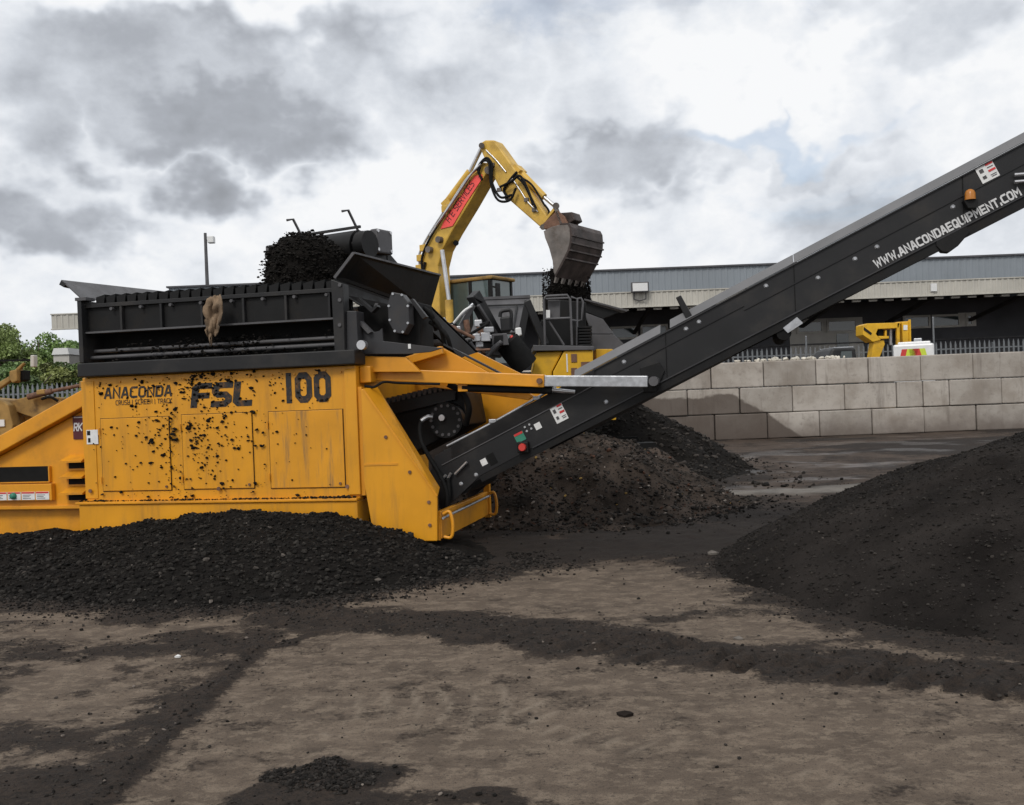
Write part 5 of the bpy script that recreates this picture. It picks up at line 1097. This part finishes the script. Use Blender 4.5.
# soil pouring off the feed conveyor
def pour():
    c = at(305, 265, 11.40); me = bpy.data.meshes.new('pouring_soil'); bm = bmesh.new(); bmesh.ops.create_icosphere(bm, subdivisions=5, radius=1.0)
    co = np.array([v.co[:] for v in bm.verts]); ang = np.arctan2(co[:, 1], co[:, 0])
    k = 1 + .30*(fbm(co[:, 0]*1.1+4, co[:, 2]*1.1+co[:, 1], 1.6, 4, 9)-.5) + .16*(fbm(co[:, 0]*4+2, co[:, 2]*4+co[:, 1]*3, 1.5, 3, 19)-.5)
    rr = np.hypot(co[:, 0], co[:, 1]); low = co[:, 2] < 0; fac = np.where(low, np.clip(1/np.maximum(rr, .35), 1, 1.9), 1.0)[:, None]; co[:, :2] *= fac*np.where(low, 1-.10*(-co[:, 2]), 1.0)[:, None]
    co = co*k[:, None]*np.array([.44, .34, .40]); up = co[:, 2] > 0
    co[:, 0] = np.where(up, co[:, 0], co[:, 0]*(1+.10*(-co[:, 2])/.3)); co[:, 2] = np.where(up, co[:, 2]*.86, co[:, 2])
    for v, p_ in zip(bm.verts, co): v.co = p_
    bm.to_mesh(me); bm.free(); me.polygons.foreach_set('use_smooth', [True]*len(me.polygons))
    o = link('pouring_soil', me, M['soil'], loc=c); tag(o, 'black soil pouring off the feed conveyor into the screen box', 'soil', kind='stuff')
    idx = RNG.integers(0, len(co), 5200); p = co[idx] + RNG.normal(0, .022, (5200, 3)); s_ = .007+.018*RNG.random(5200)**2
    n = 420; fx = np.stack([RNG.uniform(-.52, -.22, n), RNG.uniform(-.2, .3, n), RNG.uniform(-.48, .05, n)], 1); fx[:, 0] += -.0*fx[:, 2]
    rocks('soil_clods', np.concatenate([p, fx]), np.concatenate([s_, .006+.014*RNG.random(n)]), tones(5200+n, .008, .028), M['soilclod'], o)
pour()

# ================================================================ EXCAVATOR
eo = at(435, 345, 21.5); X = Frame((eo.x, eo.y), 32.0, 1.25)
def excavator():
    root = X.empty('excavator'); P = X.P; P3 = X.P3
    tag(root, 'yellow excavator with raised boom tipping a grey bucket behind the machines', 'excavator')
    def pp(pts, v0, v1, name, m, bev=.02, par=root): return MB().prism([P(x, y, v0) for x, y in pts], v0, v1).build(name, M[m], par, bev=bev)
    hw = .22
    bo = pp([(488, 163), (481, 162), (471, 175), (452, 202), (434, 228), (425, 246), (420, 262), (420, 280), (427, 300), (426, 330), (430, 348), (442, 348), (440, 320), (439, 285), (438, 266), (442, 250), (451, 233), (468, 205), (484, 177), (490, 168)], -hw, hw, 'boom', 'yellow', .03)
    sg = MB().prism([P(441, 229, -hw), P(444, 222, -hw), P(475, 176, -hw), P(482.5, 174.5, -hw), P(483, 178, -hw), P(466, 204, -hw), P(453, 226, -hw)], -hw-.02, -hw-.004).build('sign_board', M['pinkred'], bo)
    a = Vector(P3(449.5, 222.5, -hw-.02)); b = Vector(P3(474.5, 184.5, -hw-.02)); ax = b-a; ln = ax.length; ax.normalize(); ay = Vector((-ax.z, 0, ax.x))
    lettering('sign_lettering', 'H E SERVICES', a - ay*.0, ax, ay, ln, .14, M['maroon'], sg, wt=.95, gap=1.6)
    # boom foot rams
    for vv in (-.42, .42):
        MB().cyl(P3(451, 346, vv), P3(449, 300, vv), .085, 14).build('boom_ram', M['yellow'], root); MB().cyl(P3(449, 300, vv), P3(442, 250, vv), .045, 12).build('ram_rod', M['steel'], root)
    for x, y in ((441, 240), (431, 250)): q = P3(x, y, -hw); MB().cyl((q[0], -hw-.12, q[2]), (q[0], -hw, q[2]), .07, 12).build('boss', M['bucket'], bo)
    MB().cyl(P3(456, 243, -hw), P3(456, 243, hw), .06, 12).build('work_lamp_bar', M['rubber'], bo)
    # arm ram along the top of the boom
    MB().cyl(P3(447, 203, .0), P3(470, 172, .0), .085, 14).build('arm_ram', M['yellow'], root); MB().cyl(P3(470, 172, 0), P3(482, 147, 0), .045, 12).build('ram_rod', M['steel'], root)
    MB().prism([P(444, 204, 0), P(450, 198, 0), P(455, 206, 0), P(448, 212, 0)], -.12, .12).build('ram_bracket', M['yellow'], bo)
    st = pp([(480, 143), (485, 140), (494, 140), (500, 148), (515, 169), (526, 186), (546, 214), (550, 224), (545, 230), (540, 227), (508, 199), (500, 190), (493, 176), (484, 158), (480, 149)], -.17, .17, 'dipper_arm', 'yellow', .03)
    for x, y, r_ in ((481.5, 145.5, .06), (488, 170, .08), (543, 227, .06)): MB().cyl(P3(x, y, -.26), P3(x, y, .26), r_, 12).build('pin', M['bucket'], st)
    q = Vector(P3(487, 155, -.175)); lettering('brand_lettering', 'W', q, (1, 0, -.6), (.6, 0, 1), .20, .17, M['print'], st, wt=1.1) if False else None
    MB().cyl(P3(518, 170, 0), P3(544, 197, 0), .075, 14).build('bucket_ram', M['yellow'], root); MB().cyl(P3(544, 197, 0), P3(556, 207, 0), .04, 12).build('ram_rod', M['steel'], root)
    MB().prism([P(514, 169, 0), P(518, 165, 0), P(524, 171, 0), P(518, 176, 0)], -.13, .13).build('ram_bracket', M['yellow'], st)
    for vv in (-.2, .16):
        MB().bar(P3(556, 208, vv), P3(545, 222, vv), .05, .09, (0, 1, 0)).build('tipping_link', M['yellow'], root); MB().bar(P3(556, 208, vv), P3(563, 226, vv), .05, .10, (0, 1, 0)).build('tipping_link', M['bucket'], root)
    MB().cyl(P3(556, 206, -.25), P3(556, 206, .25), .07, 12).build('pin', M['bucket'], root)
    # hoses
    for k, pts in enumerate(([(482, 180), (478, 168), (486, 158), (492, 165), (492, 182), (500, 197), (512, 195)], [(478, 174), (482, 162), (489, 163), (491, 184), (498, 200), (510, 200), (516, 188)], [(436, 226), (452, 203), (470, 176), (481, 164)], [(430, 236), (446, 211), (466, 180), (478, 168)], [(421, 270), (419, 256), (426, 240), (441, 216), (448, 205)], [(423, 275), (422, 258), (430, 238), (445, 214)], [(516, 176), (524, 184), (530, 196), (536, 208)], [(500, 187), (512, 181), (520, 176), (528, 190), (533, 205)])):
        w = -.27 if k != 4 else -.1; MB().tube(curve_pts([P3(x, y, w-.02*k % .05) for x, y in pts], 6), .026, 8).build('hydraulic_hose', M['steel' if k in (2, 3) else ('galv' if k == 4 else 'rubber')], bo)
    for pts, vv, r_, m_ in (([(517, 172), (510, 180), (504, 190), (508, 198)], -.2, .03, 'rubber'), ([(522, 178), (531, 184), (538, 194), (545, 206)], -.2, .022, 'rubber'), ([(512, 178), (520, 190), (528, 202), (538, 212)], -.2, .016, 'steel'), ([(486, 150), (496, 160), (506, 172)], -.19, .016, 'steel'), ([(424, 300), (422, 280), (425, 262)], -.26, .03, 'rubber'), ([(545, 205), (549, 212), (547, 222)], -.22, .022, 'rubber')):
        MB().tube(curve_pts([P3(x, y, vv) for x, y in pts], 6), r_, 8).build('hydraulic_hose', M[m_], st)
    for x, y in ((500, 190), (512, 181), (527, 200), (508, 198), (535, 210), (493, 165)): q = P3(x, y, -.17); MB().box((q[0]-.05, -.22, q[2]-.04), (q[0]+.05, -.17, q[2]+.04)).build('hose_clamp', M['bucket'], st, bev=.008)
    for x, y in ((420, 268), (421, 258), (424, 248), (446, 209)): q = P3(x, y, -.2); MB().box((q[0]-.09, -.25, q[2]-.07), (q[0]+.09, -.1, q[2]+.07)).build('hose_clamp', M['yellow'], bo, bev=.01)
    # bucket: curved shell of one and a third metres
    bw = .66; side = [(543.5, 231), (551, 227), (560, 224.5), (568, 224), (570, 228), (570.5, 236), (570, 243), (568, 250), (564.5, 257.5), (560, 266), (555, 275.5), (553.5, 272), (552.5, 261), (549, 248), (545, 238)]
    bk = bpy.data.objects.new('bucket', None); C.objects.link(bk); bk.parent = root; bk['label'] = 'worn grey steel bucket tipped downward'
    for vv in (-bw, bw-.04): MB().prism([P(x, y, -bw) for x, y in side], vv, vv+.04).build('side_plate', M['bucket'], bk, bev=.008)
    shell = [P(x, y, -bw) for x, y in side[2:11]]; mb = MB(); n = len(shell)
    cx = sum(p_[0] for p_ in shell)/n - .5; cz = sum(p_[1] for p_ in shell)/n
    vs = []
    for p_ in shell:
        d = Vector((p_[0]-cx, p_[1]-cz)).normalized()*.035; vs += [(p_[0]+d.x, -bw-.01, p_[1]+d.y), (p_[0]+d.x, bw+.01, p_[1]+d.y), (p_[0]-d.x*.2, bw+.01, p_[1]-d.y*.2), (p_[0]-d.x*.2, -bw-.01, p_[1]-d.y*.2)]
    fs = []
    for i in range(n-1):
        for a_, b_ in ((0, 1), (2, 3), (1, 2), (3, 0)): fs.append((i*4+a_, i*4+b_, (i+1)*4+b_, (i+1)*4+a_))
    fs += [(0, 1, 2, 3), ((n-1)*4, (n-1)*4+3, (n-1)*4+2, (n-1)*4+1)]
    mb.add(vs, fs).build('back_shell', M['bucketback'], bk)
    for i in (3, 4, 5, 6):   # wear straps across the back
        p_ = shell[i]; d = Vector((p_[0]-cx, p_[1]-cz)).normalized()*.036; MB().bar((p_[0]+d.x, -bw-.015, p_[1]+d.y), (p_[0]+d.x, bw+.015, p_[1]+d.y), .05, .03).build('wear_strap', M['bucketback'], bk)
    tip = shell[-1]
    for k in range(5):
        vv = -bw+.08+k*.28; MB().prism([(tip[0]-.01, tip[1]+.10), (tip[0]+.09, tip[1]+.12), (tip[0]-.06, tip[1]-.13), (tip[0]-.08, tip[1]-.12)], vv, vv+.10).build('tooth', M['bucket'], bk)
    for vv in (-.25, .18): MB().prism([P(545, 229, 0), P(563, 212, 0), P(570, 218, 0), P(574, 226, 0), P(560, 232, 0)], vv, vv+.07).build('hitch_plate', M['rust'], bk, bev=.01)
    MB().prism([P(563, 214, 0), P(576, 213, 0), P(579, 221, 0), P(572, 225, 0), P(562, 222, 0)], -.17, .17).build('hitch_block', M['bucketback'], bk, bev=.02)
    # cab and house
    A2 = Frame((X.O[0], X.O[1]), 32.0, 1.25)
    cb = bpy.data.objects.new('cab', None); C.objects.link(cb); cb.parent = root
    u0, z1 = P(449, 278, -.15); z1 = P(470, 277.5, .3)[1]; zb = 1.1; cu0, cu1, cv0, cv1 = .10, 1.32, .32, 1.22
    for (a_, b_) in ((cu0, cv0), (cu1-.09, cv0), (cu0, cv1-.09), (cu1-.09, cv1-.09), (.72, cv0)): MB().box((a_, b_, zb), (a_+.08, b_+.08, z1-.08)).build('cab_pillar', M['black'], cb, bev=.01)
    MB().box((cu0-.03, cv0-.03, z1-.078), (cu1+.05, cv1+.03, z1)).build('cab_roof', M['oldyellow'], cb, bev=.03); MB().box((cu0, cv0, .7), (cu1, cv1, zb-.003)).build('cab_base', M['black'], cb, bev=.02)
    MB().box((cu0+.083, cv0+.02, zb+.01), (.717, cv0+.03, z1-.09)).build('side_window', M['cabglass'], cb); MB().box((.803, cv0+.02, zb+.01), (cu1-.093, cv0+.03, z1-.09)).build('side_window', M['cabglass'], cb); MB().box((cu1-.04, cv0+.083, zb+.01), (cu1-.03, cv1-.093, z1-.09)).build('windscreen', M['cabglass'], cb)
    MB().box((cu0+.02, cv0+.083, zb+.01), (cu0+.03, cv1-.093, z1-.09)).build('cab_window', M['cabglass'], cb)
    MB().box((.45, .55, zb), (.95, 1.1, zb+.9)).build('seat', M['rust'], cb, bev=.06)
    MB().cyl((cu1+.05, cv0, z1-.25), (cu1+.22, cv0-.1, z1-.3), .02, 8).build('mirror_arm', M['black'], cb); MB().box((cu1+.2, cv0-.16, z1-.5), (cu1+.24, cv0-.02, z1-.2)).build('mirror', M['black'], cb)
    MB().box((-2.4, -1.15, .75), (.0, 1.25, 1.75)).build('engine_house', M['yellow'], root, bev=.06); MB().box((-.0, -1.15, .75), (.9, -.35, 1.45)).build('side_box', M['yellow'], root, bev=.05)
    MB().prism([(-2.42, .7), (-2.42, 1.7), (-2.9, 1.5), (-3.0, 1.0), (-2.8, .75)], -1.1, 1.2).build('counterweight', M['charcoal'], root, bev=.05); MB().box((-2.2, -1.0, .6), (1.6, 1.2, .745)).build('slew_platform', M['black'], root)
    MB().cyl((-.5, 0, .4), (-.5, 0, .6), .6, 24).build('slew_ring', M['rubber'], root)
    for vv in (-1.3, .75): MB().prism([(-2.1, .0), (1.5, .0), (1.9, .3), (1.6, .72), (-2.2, .72), (-2.5, .3)], vv, vv+.55).build('crawler_track', M['rubber'], root, bev=.04)
    MB().cyl(P3(444, 279, .3), P3(444, 277, .3), .03, 6).build('lamp_stalk', M['black'], cb)
    return bk
excavator()
def bucket_soil():
    a = X.P3(566, 262, -.6); top = X.O + a[0]*X.u + (-.1)*X.v; base = Vector((top[0], top[1], 0)); z1 = at(563, 268, 20.4).z; z0 = at(566, 305, 20.4).z
    n = 5200; t = RNG.random(n); w = .30 + .22*t
    p = np.stack([RNG.normal(0, .42, n)*w/.42*.62, RNG.normal(0, .32, n), z1 + (z0-z1)*t], 1); p[:, 0] = np.clip(p[:, 0], -.50, .46); p[:, 0] += at(567, 280, 20.4).x; p[:, 1] += 20.5
    cx = at(567, 280, 20.4).x; gz = np.linspace(0, 1, 14); k_ = np.hypot(p[:, 0]-cx, (p[:, 1]-20.5)) < .62; p = p[k_]; n = len(p); vs = []; nn = 20
    for t_ in gz:
        for j in range(nn):
            a_ = 2*math.pi*j/nn; r_ = (.30+.17*t_**.6)*(1+.25*(float(vnoise(np.array([math.cos(a_)*2+5]), np.array([t_*6+math.sin(a_)*2]), 4)[0])-.5)); vs.append((cx + r_*math.cos(a_)*1.05, 20.5 + r_*.7*math.sin(a_), z1+(z0-.4-z1)*t_))
    mb = MB(); mb.add(vs, [(i*nn+j, i*nn+(j+1) % nn, (i+1)*nn+(j+1) % nn, (i+1)*nn+j) for i in range(13) for j in range(nn)] + [tuple(range(nn)), tuple(range(13*nn, 14*nn))], True)
    o = mb.build('falling_soil', M['soil']); tag(o, 'black soil falling from the excavator bucket into the hopper', 'soil', kind='stuff')
    rocks('soil_clods', p, .010+.02*RNG.random(n)**2, tones(n, .008, .03), M['soilclod'], o)
bucket_soil()

# ================================================================ OLD YELLOW LOADER at the left edge
Lf = Frame((-6.2, 14.6), 0.0)
def old_loader():
    root = Lf.empty('old_loader'); P = Lf.P; P3 = Lf.P3; tag(root, 'faded yellow loader with a rusty ram, half hidden behind the orange engine housing', 'loader')
    def pp(pts, v0, v1, name, m='oldyellow', bev=.015): return MB().prism([P(x, y, v0) for x, y in pts], v0, v1).build(name, M[m], root, bev=bev)
    pp([(-60, 395), (0, 400), (8, 405), (13, 425), (2, 470), (-60, 470)], -.1, .7, 'body')
    pp([(5, 402), (30, 396), (62, 398), (60, 412), (34, 418), (10, 410)], .1, .35, 'lift_arm'); pp([(12, 412), (36, 418), (60, 410), (62, 470), (10, 470)], .3, .8, 'chassis')
    pp([(9, 371), (17, 369), (17, 381), (12, 383), (9, 379)], .0, .2, 'bracket'); pp([(-20, 393), (9, 376), (10, 381), (-18, 401)], .05, .15, 'stay'); pp([(15, 369), (23, 362), (24, 364), (18, 371)], .05, .12, 'lever')
    MB().bar(P3(-40, 361.5, .1), P3(31, 360, .1), .04, .03).build('cross_bar', M['rubber'], root); pp([(30, 355), (34, 355), (34, 367), (30, 367)], .0, .12, 'lamp_plate', 'palewall')
    pp([(18, 371), (24, 370), (24, 380), (18, 382)], .1, .3, 'work_lamp', 'rubber')
    MB().cyl(P3(28, 397, .0), P3(52, 391, .0), .045, 12).build('ram', M['rust'], root); MB().cyl(P3(50, 391.5, .0), P3(82, 385, .0), .028, 10).build('ram_rod', M['rust'], root)
    pp([(36, 390), (44, 389), (45, 394), (36, 395)], -.05, .2, 'knuckle'); pp([(79, 381), (83, 381), (83, 388), (79, 388)], -.05, .15, 'ram_end')
    MB().tube(curve_pts([P3(42, 399, -.05), P3(50, 397, -.1), P3(58, 401, -.05)], 5), .02, 8).build('hose', M['rubber'], root)
    u, z = P(1, 423, -.12); MB().box((u-.06, -.125, z-.05), (u+.05, -.105, z+.05)).build('label', M['white'], root)
    for uu in (-.6, 1.2): MB().tube([(uu, -.25, .55), (uu, -.22, .55), (uu, .1, .55)], [.40, .55, .55], 24).build('wheel', M['rubber'], root)
old_loader()
def white_van(px, Y, w, h, label, name='parked_van'):
    a = at(px, 392, Y); root = empty(name, (a.x, Y, 0)); tag(root, label, 'van')
    body = MB().prism([(-w/2, .35), (w/2, .35), (w/2, 1.1), (w/2-.5, h), (-w/2+.15, h), (-w/2, h-.3)], 0, 1.8).build('body', M['tent'], root, bev=.08)
    for x in (-w/2+.25, -.1): MB().box((x, -.012, 1.15), (x+w*.28, -.003, h-.22)).build('window', M['glass'], root)
    for x in (-w/2+.8, w/2-.8):
        for y in (-.05, 1.62): wh = MB().cyl((x, y, .34), (x, y+.22, .34), .34, 20).build('wheel', M['rubber'], root); MB().cyl((x, y-.012, .34), (x, y-.0, .34), .19, 14).build('rim', M['galv'], wh)
    return root
white_van(12, 29.0, 4.8, 2.02, 'white van behind the faded loader, in front of the left palisade fence')

# ================================================================ PARKED LIFT AND CHEVRON TRUCK beyond the wall
D = Frame((at(888, 350, 37.6).x, 37.6), 0.0)
def lift():
    root = D.empty('boom_lift'); P = D.P; tag(root, 'yellow boom lift parked behind the palisade fence on the right', 'boom lift')
    def pp(pts, v0, v1, name, m='yellowb', bev=.02): return MB().prism([P(x, y, v0) for x, y in pts], v0, v1).build(name, M[m], root, bev=bev)
    pp([(863, 325), (867, 323.5), (900, 322.5), (899, 328), (878, 329), (876, 334), (881, 340), (873, 342), (863, 335)], 0, .8, 'boom_knuckle'); pp([(874, 341), (884, 340), (885, 344), (878, 362), (873, 380), (868, 380)], .1, .6, 'riser')
    pp([(878, 336), (889, 336), (889, 338.5), (880, 339)], .0, .5, 'link'); pp([(885, 330), (887, 330), (887, 337), (885, 337)], .1, .3, 'ram')
    pp([(897, 323), (900, 322), (900, 345), (897, 345)], 0, .15, 'mast_post'); pp([(902, 322), (909, 322), (909, 345), (903, 345)], .05, .5, 'mast_panel'); pp([(909.5, 319.5), (911, 319.5), (911.5, 345), (909.5, 345)], 0, .15, 'mast_post'); pp([(897, 322), (911, 321), (911, 323.5), (897, 324)], .16, .4, 'mast_head')
    pp([(864, 327), (872, 333), (871, 335), (864, 330)], -.03, -.004, 'boom_slot', 'black', 0); pp([(879, 329.5), (884, 329.5), (883, 336), (878, 335)], .2, .5, 'hydraulic_ram', 'rubber', 0); pp([(903.5, 325), (907.5, 325), (907.5, 330), (903.5, 330)], .02, .045, 'decal', 'white', 0); pp([(890, 329), (892, 329), (892, 345), (890, 345)], .3, .4, 'cage_rail', 'galv', 0); pp([(894, 331), (895.5, 331), (895.5, 345), (894, 345)], .3, .4, 'cage_rail', 'rubber', 0)
    MB().box((P(866, 380)[0], 0, .5), (P(915, 380)[0], 1.8, 1.4)).build('chassis', M['yellowb'], root, bev=.05)
    for x in (868, 908):
        u = P(x, 380)[0]; MB().cyl((u, -.1, .5), (u, .25, .5), .5, 20).build('wheel', M['rubber'], root); MB().cyl((u, 1.6, .5), (u, 1.95, .5), .5, 20).build('wheel', M['rubber'], root)
lift()
T = Frame((at(912, 350, 32.6).x, 32.6), 22.0)
def truck():
    root = T.empty('parked_truck'); P = T.P; tag(root, 'white truck with red and lime chevrons on its tail, behind the fence', 'truck')
    u0, z1 = P(893, 345); u1, _ = P(934, 343); zt = z1; zl = P(915, 356.5)[1]-.35
    MB().box((u0, 0, .7), (u1, 4.6, zt)).build('box_body', M['tent'], root, bev=.06); MB().box((u0+.15, .3, zt+.003), (u1-.1, 3.6, zt+.09)).build('roof_cap', M['tent'], root, bev=.03)
    n = 6; w = (u1-u0-.25)/n; zc0, zc1 = zl, zt-.16
    for k in range(n):
        a = u0+.12+k*w; sk = .25 if k < n/2 else -.25
        MB().add([(a, -.006, zc0), (a+w, -.006, zc0), (a+w+sk*.6, -.006, zc1), (a+sk*.6, -.006, zc1)], [(0, 1, 2, 3)]).build('chevron', M['lime' if k % 2 else 'redchev'], root)
    MB().box((P(914, 340)[0], .6, zt+.093), (P(922, 338)[0], 1.0, P(918, 337.5)[1])).build('beacon_box', M['galv'], root, bev=.02)
    for uu in (u0+.35, u1-.35):
        for vv in (.6, 3.6): MB().cyl((uu-.12, vv, .42), (uu+.12, vv, .42), .42, 20).build('wheel', M['rubber'], root)
truck()
Q = Frame((at(830, 352, 34).x, 34.0), 0.0)
def car():
    root = Q.empty('parked_car'); P = Q.P; tag(root, 'dark car parked behind the fence left of the yellow boom lift', 'car')
    zt = P(840, 348)[1]; u0 = P(798, 352)[0]; u1 = P(866, 350)[0]
    MB().prism([(u0, .4), (u1, .4), (u1, 1.3), (u1-.25, 1.45), (u1-.35, zt), (u0+1.2, zt), (u0+.5, 1.55), (u0, 1.4)], 0, 1.8).build('body', M['charcoal'], root, bev=.08)
    MB().prism([(u0+1.25, 1.55), (u1-.45, 1.55), (u1-.5, zt-.12), (u0+1.5, zt-.12)], -.012, -.003).build('side_window', M['glass'], root)
    MB().box((u0+1.3, .1, zt+.003), (u1-.4, 1.7, zt+.04)).build('roof_panel', M['galv'], root, bev=.01)
    for uu in (u0+.7, u1-.7):
        for vv in (-.04, 1.6): MB().cyl((uu, vv, .36), (uu, vv+.22, .36), .36, 20).build('wheel', M['rubber'], root)
car()
